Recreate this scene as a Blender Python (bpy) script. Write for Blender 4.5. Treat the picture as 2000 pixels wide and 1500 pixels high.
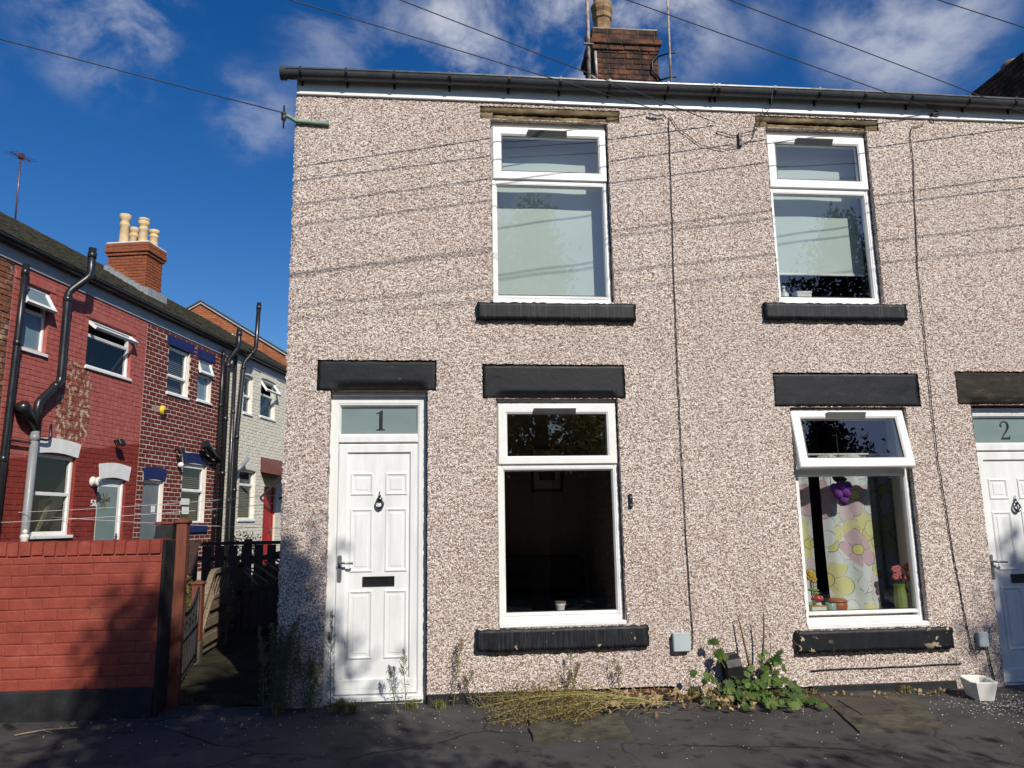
import bpy, math, random
import numpy as np
from mathutils import Matrix, Vector
for _o in list(bpy.data.objects): bpy.data.objects.remove(_o)
R = math.radians
scene = bpy.context.scene
COL = scene.collection
rng = random.Random(7)
nrg = np.random.default_rng(11)

# ------------------------------------------------------------------ camera
PITCH, YAW, ROLL = 0.176671, 0.102578, -0.016238
_f = Vector((math.sin(YAW)*math.cos(PITCH), math.cos(YAW)*math.cos(PITCH), math.sin(PITCH)))
_r0 = Vector((math.cos(YAW), -math.sin(YAW), 0)); _u0 = _r0.cross(_f)
_r = _r0*math.cos(ROLL) + _u0*math.sin(ROLL); _u = _u0*math.cos(ROLL) - _r0*math.sin(ROLL)
cam_d = bpy.data.cameras.new('camera'); cam = bpy.data.objects.new('camera', cam_d); COL.objects.link(cam)
cam.matrix_world = Matrix(((_r.x, _u.x, -_f.x, 0), (_r.y, _u.y, -_f.y, -6.3), (_r.z, _u.z, -_f.z, 1.36), (0, 0, 0, 1)))
cam_d.sensor_width = 36; cam_d.lens = 27.0; cam_d.clip_start = 0.05; cam_d.clip_end = 800
scene.camera = cam

# ------------------------------------------------------------------ sun, sky, exposure
SUN_AZ, SUN_EL = 22.0, 37.0          # degrees right of straight behind the camera, height
sd = Vector((math.sin(R(SUN_AZ))*math.cos(R(SUN_EL)), -math.cos(R(SUN_AZ))*math.cos(R(SUN_EL)), math.sin(R(SUN_EL))))
sun_d = bpy.data.lights.new('sun', 'SUN'); sun_d.energy = 4.9; sun_d.angle = R(0.53); sun_d.color = (1.0, 0.945, 0.86)
sun = bpy.data.objects.new('sun', sun_d); COL.objects.link(sun)
sun.rotation_euler = sd.to_track_quat('Z', 'Y').to_euler()
world = bpy.data.worlds.new('World'); scene.world = world; world.use_nodes = True
wn = world.node_tree; wn.nodes.clear()
def wnode(t, **k):
    n = wn.nodes.new(t)
    for a, b in k.items(): setattr(n, a, b)
    return n
wo = wnode('ShaderNodeOutputWorld'); wb = wnode('ShaderNodeBackground'); wb.inputs[1].default_value = 0.075
sky = wnode('ShaderNodeTexSky', sky_type='NISHITA', sun_disc=False, sun_elevation=R(SUN_EL), sun_rotation=R(180-SUN_AZ))
sky.air_density = 1.0; sky.dust_density = 0.35; sky.ozone_density = 2.2
hs = wnode('ShaderNodeHueSaturation'); hs.inputs['Hue'].default_value = 0.512; hs.inputs['Saturation'].default_value = 1.42; hs.inputs['Value'].default_value = 1.32
wn.links.new(sky.outputs[0], hs.inputs['Color'])
tc = wnode('ShaderNodeTexCoord')
sep = wnode('ShaderNodeSeparateXYZ'); wn.links.new(tc.outputs['Generated'], sep.inputs[0])
def wmath(op, a, b=None, clamp=False):
    n = wnode('ShaderNodeMath', operation=op, use_clamp=clamp)
    for i, v in enumerate((a, b)):
        if v is None: continue
        if isinstance(v, (int, float)): n.inputs[i].default_value = v
        else: wn.links.new(v, n.inputs[i])
    return n.outputs[0]
den = wmath('ADD', sep.outputs[2], 0.32)
cx = wmath('DIVIDE', sep.outputs[0], den); cy = wmath('DIVIDE', sep.outputs[1], den)
cmb = wnode('ShaderNodeCombineXYZ'); wn.links.new(cx, cmb.inputs[0]); wn.links.new(cy, cmb.inputs[1])
n1 = wnode('ShaderNodeTexNoise'); n1.inputs['Scale'].default_value = 5.2; n1.inputs['Detail'].default_value = 9; n1.inputs['Roughness'].default_value = 0.60; n1.inputs['Distortion'].default_value = 0.30
wn.links.new(cmb.outputs[0], n1.inputs['Vector'])
n2 = wnode('ShaderNodeTexNoise'); n2.inputs['Scale'].default_value = 1.3; n2.inputs['Detail'].default_value = 2
mp = wnode('ShaderNodeMapping'); mp.inputs['Location'].default_value = (3.1, 7.7, 0); wn.links.new(cmb.outputs[0], mp.inputs[0]); wn.links.new(mp.outputs[0], n2.inputs['Vector'])
acc = wmath('MULTIPLY', wmath('SUBTRACT', n2.outputs[0], 0.55, True), 2.0)
# the banks of cloud over the roofs: direction, angular radius (deg), weight
for d, rad, w in (((0.10, 0.80, 0.59), 8, 0.9), ((0.20, 0.795, 0.57), 9, 0.75), ((0.03, 0.81, 0.55), 6, 0.45), ((-0.345, 0.78, 0.53), 6, 0.55), ((-0.10, 0.83, 0.56), 6, 0.35), ((0.325, 0.745, 0.58), 6, 0.35), ((0.50, 0.69, 0.53), 7, 0.65), ((-0.21, 0.85, 0.475), 4, 0.35)):
    v = wnode('ShaderNodeVectorMath', operation='DOT_PRODUCT'); wn.links.new(tc.outputs['Generated'], v.inputs[0]); v.inputs[1].default_value = Vector(d).normalized()
    m = wnode('ShaderNodeMapRange', interpolation_type='SMOOTHSTEP'); m.inputs[1].default_value = math.cos(R(rad)); m.inputs[2].default_value = 1.0; m.inputs[3].default_value = 0; m.inputs[4].default_value = w
    wn.links.new(v.outputs['Value'], m.inputs[0]); acc = wmath('ADD', acc, m.outputs[0])
fac = wnode('ShaderNodeMapRange', interpolation_type='SMOOTHSTEP'); fac.inputs[1].default_value = 0.41; fac.inputs[2].default_value = 0.68; fac.inputs[3].default_value = 0.0; fac.inputs[4].default_value = 0.95
wn.links.new(n1.outputs[0], fac.inputs[0])
dens = wmath('MULTIPLY', fac.outputs[0], wmath('MINIMUM', acc, 0.9))
cmix = wnode('ShaderNodeMix', data_type='RGBA'); wn.links.new(dens, cmix.inputs[0]); wn.links.new(hs.outputs[0], cmix.inputs[6]); cmix.inputs[7].default_value = (9.6, 9.9, 10.6, 1)
wn.links.new(cmix.outputs[2], wb.inputs[0]); wn.links.new(wb.outputs[0], wo.inputs[0])
scene.view_settings.view_transform = 'Standard'; scene.view_settings.look = 'None'
scene.view_settings.exposure = 0.0; scene.view_settings.gamma = 1.0; scene.view_settings.use_curve_mapping = False

# ------------------------------------------------------------------ materials
class NT:
    def __init__(s, name):
        s.m = bpy.data.materials.new(name); s.m.use_nodes = True; s.t = s.m.node_tree; s.t.nodes.clear()
        s.out = s.n('ShaderNodeOutputMaterial'); s._geo = None
    def n(s, t, **k):
        q = s.t.nodes.new(t)
        for a, b in k.items(): setattr(q, a, b)
        return q
    def l(s, a, b): s.t.links.new(a, b)
    def pos(s):
        if not s._geo: s._geo = s.n('ShaderNodeNewGeometry')
        return s._geo.outputs['Position']
    def mapped(s, scale=(1, 1, 1)):
        q = s.n('ShaderNodeMapping'); q.inputs['Scale'].default_value = scale; s.l(s.pos(), q.inputs[0]); return q.outputs[0]
    def noise(s, scale, detail=4, rough=0.55, vec=None):
        q = s.n('ShaderNodeTexNoise'); q.inputs['Scale'].default_value = scale; q.inputs['Detail'].default_value = detail; q.inputs['Roughness'].default_value = rough
        s.l(vec or s.pos(), q.inputs['Vector']); return q.outputs[0]
    def ramp(s, fac, stops, interp='LINEAR'):
        q = s.n('ShaderNodeValToRGB'); q.color_ramp.interpolation = interp; e = q.color_ramp.elements
        while len(e) < len(stops): e.new(0.5)
        for el, (p, c) in zip(e, stops): el.position = p; el.color = (c[0], c[1], c[2], 1)
        s.l(fac, q.inputs[0]); return q.outputs[0]
    def mix(s, f, a, b, blend='MIX'):
        q = s.n('ShaderNodeMix', data_type='RGBA', blend_type=blend)
        for i, v in ((0, f), (6, a), (7, b)):
            if isinstance(v, (int, float)): q.inputs[i].default_value = v
            elif isinstance(v, tuple): q.inputs[i].default_value = (v[0], v[1], v[2], 1)
            else: s.l(v, q.inputs[i])
        return q.outputs[2]
    def math(s, op, a, b=None, clamp=False):
        q = s.n('ShaderNodeMath', operation=op, use_clamp=clamp)
        for i, v in enumerate((a, b)):
            if v is None: continue
            if isinstance(v, (int, float)): q.inputs[i].default_value = v
            else: s.l(v, q.inputs[i])
        return q.outputs[0]
    def rangef(s, v, a, b, lo=0.0, hi=1.0):
        q = s.n('ShaderNodeMapRange'); q.inputs[1].default_value = a; q.inputs[2].default_value = b; q.inputs[3].default_value = lo; q.inputs[4].default_value = hi
        s.l(v, q.inputs[0]); return q.outputs[0]
    def bsdf(s, col, rough=0.7, bump=None, bstr=0.3, bdist=0.005, metal=0.0, spec=0.5, trans=0.0):
        q = s.n('ShaderNodeBsdfPrincipled')
        if isinstance(col, tuple): q.inputs['Base Color'].default_value = (col[0], col[1], col[2], 1)
        else: s.l(col, q.inputs['Base Color'])
        if isinstance(rough, (int, float)): q.inputs['Roughness'].default_value = rough
        else: s.l(rough, q.inputs['Roughness'])
        q.inputs['Metallic'].default_value = metal; q.inputs['Specular IOR Level'].default_value = spec
        if bump is not None:
            b = s.n('ShaderNodeBump'); b.inputs['Strength'].default_value = bstr; b.inputs['Distance'].default_value = bdist
            s.l(bump, b.inputs['Height']); s.l(b.outputs[0], q.inputs['Normal'])
        s.l(q.outputs[0], s.out.inputs[0]); s.q = q
        return s.m
def lerp3(a, b, t): return tuple(x+(y-x)*t for x, y in zip(a, b))
def surf(name, c1, c2, scale=6, rough=0.7, bump=0.25, bscale=60, bdist=0.004, metal=0.0, spec=0.5, stretch=(1, 1, 1), detail=5):
    t = NT(name); v = t.mapped(stretch)
    n = t.noise(scale, detail, 0.6, v); c = t.ramp(n, [(0.3, c1), (0.7, c2)])
    r = t.rangef(t.noise(scale*2.3, 3), 0.3, 0.7, max(0.05, rough-0.08), min(1, rough+0.08))
    return t.bsdf(c, r, t.noise(bscale, 4, 0.6, v), bump, bdist, metal, spec)
M = {}
# pebbledash: stone chips of several colours bedded in a brownish render
t = NT('pebbledash')
vo = t.n('ShaderNodeTexVoronoi'); vo.inputs['Scale'].default_value = 112; vo.inputs['Randomness'].default_value = 1.0; t.l(t.pos(), vo.inputs['Vector'])
sc = t.n('ShaderNodeSeparateColor'); t.l(vo.outputs['Color'], sc.inputs[0])
chip = t.ramp(sc.outputs[0], [(0.0, (0.17, 0.110, 0.088)), (0.17, (0.28, 0.188, 0.152)), (0.23, (0.52, 0.40, 0.335)), (0.42, (0.65, 0.53, 0.455)), (0.56, (0.79, 0.70, 0.62)), (0.8, (0.86, 0.80, 0.73)), (1.0, (0.90, 0.87, 0.825))])
bed = t.rangef(vo.outputs['Distance'], 0.42, 0.80)
c = t.mix(bed, chip, (0.25, 0.175, 0.14))
big = t.noise(0.9, 5, 0.6); c = t.mix(t.rangef(big, 0.35, 0.7, 0.0, 0.20), c, (0.27, 0.20, 0.17))
drt = t.n('ShaderNodeSeparateXYZ'); t.l(t.pos(), drt.inputs[0])
streak = t.noise(1.0, 5, 0.6, t.mapped((7, 7, 0.5)))
c = t.mix(t.math('MULTIPLY', t.rangef(streak, 0.5, 0.75, 0, 1), 0.18), c, (0.22, 0.16, 0.13))
hgt = t.math('SUBTRACT', 1.0, vo.outputs['Distance'])
M['dash'] = t.bsdf(c, 0.9, hgt, 0.8, 0.006, spec=0.2)
M['upvc'] = surf('white_plastic', (0.72, 0.715, 0.68), (0.86, 0.86, 0.83), 7, 0.35, 0.04, 40, detail=7)
M['doorwhite'] = surf('white_door_skin', (0.66, 0.665, 0.64), (0.80, 0.81, 0.785), 4.5, 0.38, 0.10, 220, 0.001, stretch=(3, 3, 0.4))
M['cream'] = surf('old_white_paint', (0.62, 0.58, 0.50), (0.76, 0.73, 0.66), 9, 0.55, 0.2, 60)
t = NT('black_stone_paint')
n = t.noise(7, 6, 0.65, t.mapped((2.4, 2.4, 0.7))); c = t.ramp(n, [(0.3, (0.004, 0.005, 0.006)), (0.60, (0.009, 0.010, 0.013)), (0.80, (0.040, 0.043, 0.048))])
br = t.noise(1.0, 4, 0.6, t.mapped((85, 85, 3.0))); c = t.mix(t.math('MULTIPLY', t.rangef(br, 0.50, 0.72), 0.7), c, (0.050, 0.054, 0.060))
sp = t.noise(38, 3, 0.7); c = t.mix(t.rangef(sp, 0.66, 0.72, 0, 0.6), c, (0.13, 0.12, 0.11))
chp = t.noise(9, 4, 0.6); c = t.mix(t.rangef(chp, 0.70, 0.715, 0, 1), c, (0.46, 0.36, 0.24))
M['brushedpaint'] = t.bsdf(c, t.rangef(n, 0.3, 0.8, 0.45, 0.7), t.noise(60, 4, 0.6, t.mapped((2.5, 1, 0.5))), 0.3, 0.003, spec=0.3)
t = NT('black_lintel_paint')
n = t.noise(4, 7, 0.7, t.mapped((0.8, 1, 2.0))); c = t.ramp(n, [(0.3, (0.004, 0.005, 0.006)), (0.58, (0.010, 0.011, 0.014)), (0.75, (0.042, 0.045, 0.050))])
sp = t.noise(30, 4, 0.7); c = t.mix(t.rangef(sp, 0.66, 0.71, 0, 0.5), c, (0.15, 0.14, 0.13))
M['blackpaint'] = t.bsdf(c, t.rangef(n, 0.3, 0.8, 0.42, 0.7), t.noise(25, 5, 0.65), 0.3, 0.005, spec=0.3)
M['blackflat'] = surf('black_bitumen_paint', (0.010, 0.010, 0.011), (0.030, 0.030, 0.031), 5, 0.75, 0.5, 40, 0.006, spec=0.25)
t = NT('weathered_sandstone')
n = t.noise(5, 6, 0.65, t.mapped((1, 1, 2.5))); c = t.ramp(n, [(0.28, (0.035, 0.028, 0.02)), (0.5, (0.15, 0.11, 0.06)), (0.75, (0.34, 0.26, 0.15))])
M['sandstone'] = t.bsdf(c, 0.9, t.noise(60, 4), 0.6, 0.006, spec=0.2)
t = NT('dark_stone')
n = t.noise(5, 6, 0.65, t.mapped((1, 1, 2.5))); c = t.ramp(n, [(0.3, (0.014, 0.012, 0.010)), (0.55, (0.040, 0.034, 0.026)), (0.75, (0.11, 0.09, 0.06))])
M['darkstone'] = t.bsdf(c, 0.85, t.noise(60, 4), 0.5, 0.005, spec=0.2)
M['gutter'] = surf('grey_gutter_plastic', (0.045, 0.050, 0.055), (0.070, 0.077, 0.083), 4, 0.30, 0.05, 40)
M['ventshade'] = surf('shade_grey_vent_plastic', (0.16, 0.16, 0.16), (0.22, 0.22, 0.22), 6, 0.4, 0.05)  # white hoods coloured grey: the shade of their underside is in the colour
M['blackpipe'] = surf('black_pipe_plastic', (0.010, 0.010, 0.012), (0.020, 0.020, 0.022), 4, 0.33, 0.05, 40)
M['greypipe'] = surf('grey_pipe_plastic', (0.20, 0.21, 0.22), (0.26, 0.27, 0.28), 4, 0.4, 0.05, 40)
M['slate'] = surf('slate_roofing', (0.035, 0.036, 0.04), (0.075, 0.075, 0.08), 7, 0.7, 0.4, 40)
t = NT('mossy_slate')
n = t.noise(9, 6, 0.7); c = t.ramp(n, [(0.3, (0.030, 0.029, 0.028)), (0.5, (0.060, 0.055, 0.042)), (0.62, (0.085, 0.085, 0.035)), (0.8, (0.11, 0.10, 0.05))])
M['mossslate'] = t.bsdf(c, 0.9, t.noise(50, 4), 0.8, 0.012, spec=0.2)
# glass: clear with a sky reflection that grows towards grazing
def glassmat(name, gain, tint, wav=0.0):
    t = NT(name)
    t.pos(); dt = t.n('ShaderNodeVectorMath', operation='DOT_PRODUCT'); t.l(t._geo.outputs['Incoming'], dt.inputs[0]); t.l(t._geo.outputs['Normal'], dt.inputs[1])
    sch = t.math('POWER', t.math('SUBTRACT', 1.0, t.math('ABSOLUTE', dt.outputs['Value']), True), 5.0)
    f = t.math('MULTIPLY', t.math('ADD', t.math('MULTIPLY', sch, 0.96), 0.04), gain, True)
    a = t.n('ShaderNodeBsdfTransparent'); a.inputs[0].default_value = (*tint, 1)
    g = t.n('ShaderNodeBsdfGlossy'); g.inputs['Roughness'].default_value = 0.006
    b = t.n('ShaderNodeBump'); b.inputs['Strength'].default_value = 0.05; b.inputs['Distance'].default_value = 0.02
    t.l(t.noise(2.2, 2, 0.4), b.inputs['Height']); t.l(b.outputs[0], g.inputs['Normal'])
    m = t.n('ShaderNodeMixShader'); t.l(f, m.inputs[0]); t.l(a.outputs[0], m.inputs[1]); t.l(g.outputs[0], m.inputs[2]); t.l(m.outputs[0], t.out.inputs[0])
    return t.m
M['glass'] = glassmat('window_glass', 4.3, (0.84, 0.88, 0.87))
M['farglass'] = glassmat('far_window_glass', 1.5, (0.72, 0.76, 0.76))
t = NT('frosted_film'); n = t.noise(2, 3, 0.5, t.mapped((1, 1, 3)))
M['frost'] = t.bsdf(t.ramp(n, [(0.3, (0.16, 0.215, 0.205)), (0.7, (0.20, 0.26, 0.25))]), 0.28)
M['sticker'] = surf('black_vinyl', (0.008, 0.008, 0.009), (0.014, 0.014, 0.015), 4, 0.4, 0.02)
M['chrome'] = surf('dull_chrome', (0.09, 0.09, 0.09), (0.16, 0.16, 0.155), 8, 0.25, 0.05, metal=1.0)
M['handlegrey'] = surf('grey_metal', (0.22, 0.23, 0.24), (0.30, 0.31, 0.32), 8, 0.4, 0.05, metal=0.7)
M['iron'] = surf('black_iron', (0.012, 0.012, 0.013), (0.030, 0.028, 0.027), 12, 0.5, 0.3, 80)
M['blackplastic'] = surf('black_plastic', (0.008, 0.008, 0.009), (0.016, 0.016, 0.017), 6, 0.35, 0.05)
M['meterbox'] = surf('grey_meter_box', (0.36, 0.41, 0.42), (0.44, 0.49, 0.50), 4, 0.45, 0.05)
M['cable'] = surf('dark_cable', (0.012, 0.012, 0.013), (0.03, 0.028, 0.026), 10, 0.6, 0.1)
M['blind'] = surf('pale_roller_blind', (0.56, 0.62, 0.58), (0.62, 0.67, 0.63), 2, 0.8, 0.08, 300, 0.001)
M['room'] = surf('dim_room_plaster', (0.40, 0.31, 0.25), (0.48, 0.38, 0.32), 1.5, 0.9, 0.05)
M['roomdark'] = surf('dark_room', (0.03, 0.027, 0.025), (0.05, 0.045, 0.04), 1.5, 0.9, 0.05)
M['roomwhite'] = surf('pale_room_plaster', (0.42, 0.40, 0.36), (0.5, 0.48, 0.44), 1.5, 0.9, 0.05)
# brick families: every brick picks its shade from its own object random value plus noise
def brickmat(name, cols, soot=None, sootw=(0.5, 0.75), rough=0.85, bump=0.5):
    t = NT(name); oi = t.n('ShaderNodeObjectInfo')
    v = t.n('ShaderNodeTexVoronoi'); v.inputs['Scale'].default_value = 5.0; t.l(t.mapped((1, 1, 3)), v.inputs['Vector'])
    s2 = t.n('ShaderNodeSeparateColor'); t.l(v.outputs['Color'], s2.inputs[0])
    f = t.math('FRACT', t.math('ADD', oi.outputs['Random'], t.math('MULTIPLY', s2.outputs[0], 0.6)))
    c = t.ramp(f, [(i/(len(cols)-1), k) for i, k in enumerate(cols)])
    n = t.noise(40, 4); c = t.mix(t.rangef(n, 0.35, 0.75, 0, 0.35), c, lerp3(cols[0], (0.05, 0.03, 0.02), 0.6))
    if soot: c = t.mix(t.rangef(t.noise(4.5, 5, 0.65), sootw[0], sootw[1], 0, 0.9), c, soot)
    return t.bsdf(c, rough, t.noise(90, 4), bump, 0.004, spec=0.2)
M['soot_shade_brick'] = brickmat('sooty_shade_brick', [(0.10, 0.045, 0.03), (0.16, 0.06, 0.035), (0.075, 0.04, 0.03), (0.21, 0.085, 0.045), (0.055, 0.034, 0.028)], (0.022, 0.018, 0.016), (0.40, 0.58))
M['redbrick'] = brickmat('clean_red_brick', [(0.26, 0.075, 0.035), (0.31, 0.095, 0.045), (0.23, 0.065, 0.033), (0.33, 0.115, 0.055)])
M['orangebrick'] = brickmat('orange_brick', [(0.40, 0.125, 0.045), (0.44, 0.15, 0.06), (0.36, 0.11, 0.04), (0.25, 0.085, 0.045), (0.42, 0.14, 0.05)], (0.12, 0.055, 0.03), (0.60, 0.70))
M['oldbrick'] = brickmat('mottled_old_brick', [(0.20, 0.07, 0.04), (0.30, 0.12, 0.06), (0.13, 0.05, 0.03), (0.36, 0.17, 0.10)], (0.45, 0.34, 0.22), (0.56, 0.68))
M['maroonbrick'] = brickmat('painted_maroon_brick', [(0.145, 0.024, 0.018), (0.17, 0.030, 0.022), (0.125, 0.021, 0.016), (0.18, 0.036, 0.027)], rough=0.7, bump=0.3)
M['whitemortar'] = surf('pale_mortar', (0.56, 0.48, 0.40), (0.70, 0.62, 0.53), 20, 0.9, 0.4, 90)
M['darkmortar'] = surf('dark_mortar', (0.05, 0.042, 0.036), (0.11, 0.09, 0.075), 20, 0.9, 0.5, 70)
M['orangemortar'] = surf('buff_mortar', (0.26, 0.15, 0.09), (0.33, 0.2, 0.12), 20, 0.9, 0.4, 70)
t = NT('white_masonry_paint'); n = t.noise(6, 5, 0.6)
M['whitewall'] = t.bsdf(t.ramp(n, [(0.3, (0.62, 0.57, 0.46)), (0.7, (0.74, 0.70, 0.59))]), 0.8, t.noise(40, 4), 0.5, 0.006, spec=0.2)
t = NT('red_wall_paint'); n = t.noise(5, 6, 0.65); c = t.ramp(n, [(0.3, (0.21, 0.038, 0.024)), (0.55, (0.275, 0.055, 0.034)), (0.8, (0.36, 0.095, 0.060))])
sx = t.n('ShaderNodeSeparateXYZ'); t.l(t.pos(), sx.inputs[0])
wear = t.math('MULTIPLY', t.rangef(sx.outputs[2], 0.75, 0.2), t.rangef(t.noise(14, 5, 0.7), 0.62, 0.70), True)
c = t.mix(wear, c, (0.16, 0.06, 0.045))
M['redpaint'] = t.bsdf(c, 0.62, t.noise(45, 5, 0.65), 0.55, 0.007, spec=0.35)
# two-tone painted house with a patch where the paint has come away
t = NT('old_pink_red_paint'); sx = t.n('ShaderNodeSeparateXYZ'); t.l(t.pos(), sx.inputs[0]); y_, z_ = sx.outputs[1], sx.outputs[2]
n = t.noise(7, 6, 0.65)
up = t.ramp(n, [(0.3, (0.33, 0.082, 0.068)), (0.6, (0.41, 0.118, 0.098)), (0.85, (0.50, 0.20, 0.16))])
lo = t.ramp(n, [(0.3, (0.19, 0.026, 0.018)), (0.7, (0.25, 0.042, 0.029))])
edge = t.math('ADD', z_, t.math('MULTIPLY', t.math('SUBTRACT', y_, 9.2), -0.17))
edge = t.math('ADD', edge, t.math('MULTIPLY', t.math('SUBTRACT', t.noise(3, 3), 0.5), 0.15))
c = t.mix(t.rangef(edge, 2.86, 2.90), lo, up)
py = t.rangef(t.math('ABSOLUTE', t.math('SUBTRACT', y_, 8.42)), 0.62, 0.18); pz = t.rangef(t.math('ABSOLUTE', t.math('SUBTRACT', z_, 3.62)), 1.0, 0.45)
pm_ = t.math('MULTIPLY', t.math('MULTIPLY', py, pz), t.rangef(t.noise(9, 5, 0.7), 0.36, 0.52), True)
pm_ = t.rangef(pm_, 0.30, 0.40)
pc = t.ramp(t.noise(11, 4), [(0.35, (0.19, 0.05, 0.03)), (0.5, (0.24, 0.08, 0.045)), (0.58, (0.48, 0.36, 0.26)), (0.75, (0.62, 0.52, 0.42))])
c = t.mix(pm_, c, pc)
chips = t.rangef(t.noise(8, 6, 0.75), 0.685, 0.70); c = t.mix(t.math('MULTIPLY', chips, 0.7), c, (0.55, 0.36, 0.28))
M['pinkpaint'] = t.bsdf(c, 0.7, t.noise(45, 5, 0.65), 0.55, 0.008, spec=0.3)
M['navy'] = surf('navy_paint', (0.006, 0.010, 0.075), (0.010, 0.016, 0.105), 6, 0.5, 0.15)
M['fencewood'] = surf('grey_fence_timber', (0.13, 0.095, 0.055), (0.27, 0.21, 0.135), 12, 0.8, 0.4, 60, stretch=(1, 1, 4))
M['brownwood'] = surf('dark_brown_fence_stain', (0.030, 0.014, 0.010), (0.060, 0.028, 0.020), 12, 0.75, 0.4, 60, stretch=(4, 4, 1))
M['redwood'] = surf('red_brown_post_stain', (0.115, 0.034, 0.019), (0.19, 0.058, 0.031), 10, 0.65, 0.35, 50, stretch=(5, 5, 0.6))
M['reddoor'] = surf('red_door_paint', (0.34, 0.010, 0.010), (0.42, 0.016, 0.014), 6, 0.4, 0.05)
M['greydoor'] = surf('grey_door_panel', (0.12, 0.14, 0.155), (0.16, 0.18, 0.195), 4, 0.3, 0.05)
M['canopy'] = surf('brown_canopy_tiles', (0.09, 0.032, 0.026), (0.14, 0.05, 0.04), 10, 0.8, 0.5, 50)
M['lead'] = surf('lead_flashing', (0.20, 0.21, 0.22), (0.32, 0.33, 0.34), 8, 0.6, 0.3, 40)
M['buffpot'] = surf('buff_clay_pot', (0.50, 0.36, 0.19), (0.66, 0.50, 0.29), 9, 0.75, 0.3, 40)
M['tanpot'] = surf('weathered_tan_pot', (0.15, 0.09, 0.045), (0.36, 0.23, 0.11), 8, 0.8, 0.4, 40)
M['mortarcap'] = surf('mortar_flaunching', (0.20, 0.17, 0.13), (0.38, 0.33, 0.27), 14, 0.9, 0.6, 40)
M['rustpole'] = surf('rusty_white_pole', (0.16, 0.05, 0.03), (0.62, 0.58, 0.52), 14, 0.6, 0.3, 60, stretch=(1, 1, 0.6))
M['greenbracket'] = surf('verdigris_bracket', (0.10, 0.20, 0.14), (0.26, 0.36, 0.27), 30, 0.7, 0.4, 60)
M['aerial'] = surf('aerial_metal', (0.12, 0.06, 0.08), (0.2, 0.12, 0.14), 10, 0.4, 0.1, metal=0.5)
M['yellow'] = surf('yellow_plastic', (0.62, 0.42, 0.03), (0.70, 0.50, 0.06), 8, 0.4, 0.1)
M['whiteline'] = surf('white_washing_line', (0.6, 0.6, 0.58), (0.7, 0.7, 0.68), 8, 0.5, 0.05)
M['ceramic'] = surf('white_ceramic', (0.72, 0.70, 0.64), (0.80, 0.78, 0.72), 5, 0.35, 0.1)
M['concrete'] = surf('old_concrete', (0.022, 0.020, 0.017), (0.125, 0.107, 0.078), 6, 0.95, 0.8, 55, 0.008, spec=0.2)
M['slab'] = surf('stone_slab', (0.030, 0.027, 0.020), (0.115, 0.10, 0.07), 10, 0.95, 0.9, 60, 0.008, spec=0.2)
M['cover'] = surf('iron_drain_cover', (0.040, 0.029, 0.022), (0.062, 0.046, 0.036), 8, 0.7, 0.4, 120, 0.003)
t = NT('chipped_black_paint')
n = t.noise(7, 6, 0.65, t.mapped((2.4, 2.4, 0.7))); c = t.ramp(n, [(0.3, (0.004, 0.005, 0.006)), (0.6, (0.009, 0.010, 0.013)), (0.8, (0.040, 0.043, 0.048))])
sx = t.n('ShaderNodeSeparateXYZ'); t.l(t.pos(), sx.inputs[0]); ends = t.rangef(t.math('ABSOLUTE', t.math('SUBTRACT', sx.outputs[0], 3.615)), 0.35, 0.60)
c = t.mix(t.math('MULTIPLY', ends, t.rangef(t.noise(13, 4, 0.62), 0.585, 0.60)), c, (0.50, 0.40, 0.27))
M['chippedpaint'] = t.bsdf(c, 0.55, t.noise(40, 4), 0.4, 0.004, spec=0.3)
# asphalt pavement, mossy and cracked
t = NT('worn_asphalt'); n = t.noise(1.6, 6, 0.65); c = t.ramp(n, [(0.3, (0.036, 0.034, 0.033)), (0.55, (0.064, 0.060, 0.057)), (0.75, (0.095, 0.088, 0.078))])
ms = t.noise(5.5, 6, 0.72); c = t.mix(t.rangef(ms, 0.56, 0.64, 0, 0.75), c, (0.014, 0.013, 0.012))
ag = t.noise(160, 3, 0.7); c = t.mix(t.rangef(ag, 0.55, 0.8, 0, 0.45), c, (0.12, 0.115, 0.105))
wp = t.n('ShaderNodeMix', data_type='VECTOR'); 
nz = t.n('ShaderNodeTexNoise'); nz.inputs['Scale'].default_value = 3.0; nz.inputs['Detail'].default_value = 5; t.l(t.pos(), nz.inputs['Vector'])
wp.inputs[0].default_value = 0.16; t.l(t.pos(), wp.inputs[4]); t.l(nz.outputs['Color'], wp.inputs[5])
ve = t.n('ShaderNodeTexVoronoi', feature='DISTANCE_TO_EDGE'); ve.inputs['Scale'].default_value = 0.55; t.l(wp.outputs[1], ve.inputs['Vector'])
crack = t.rangef(ve.outputs['Distance'], 0.001, 0.007); c = t.mix(t.math('MAXIMUM', crack, t.rangef(t.noise(1.7, 3), 0.42, 0.55)), (0.010, 0.010, 0.009), c)
hh = t.math('ADD', t.math('MULTIPLY', crack, 1.2), t.math('ADD', t.noise(110, 4, 0.7), t.math('MULTIPLY', ms, -0.8)))
M['asphalt'] = t.bsdf(c, 0.93, hh, 0.7, 0.007, spec=0.2)
M['soil'] = surf('dark_path_soil', (0.010, 0.009, 0.006), (0.050, 0.044, 0.026), 3, 1.0, 0.9, 40, 0.012, spec=0.1)
M['road'] = surf('road_asphalt', (0.038, 0.038, 0.039), (0.058, 0.057, 0.056), 2, 0.95, 0.6, 120, 0.004)
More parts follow.
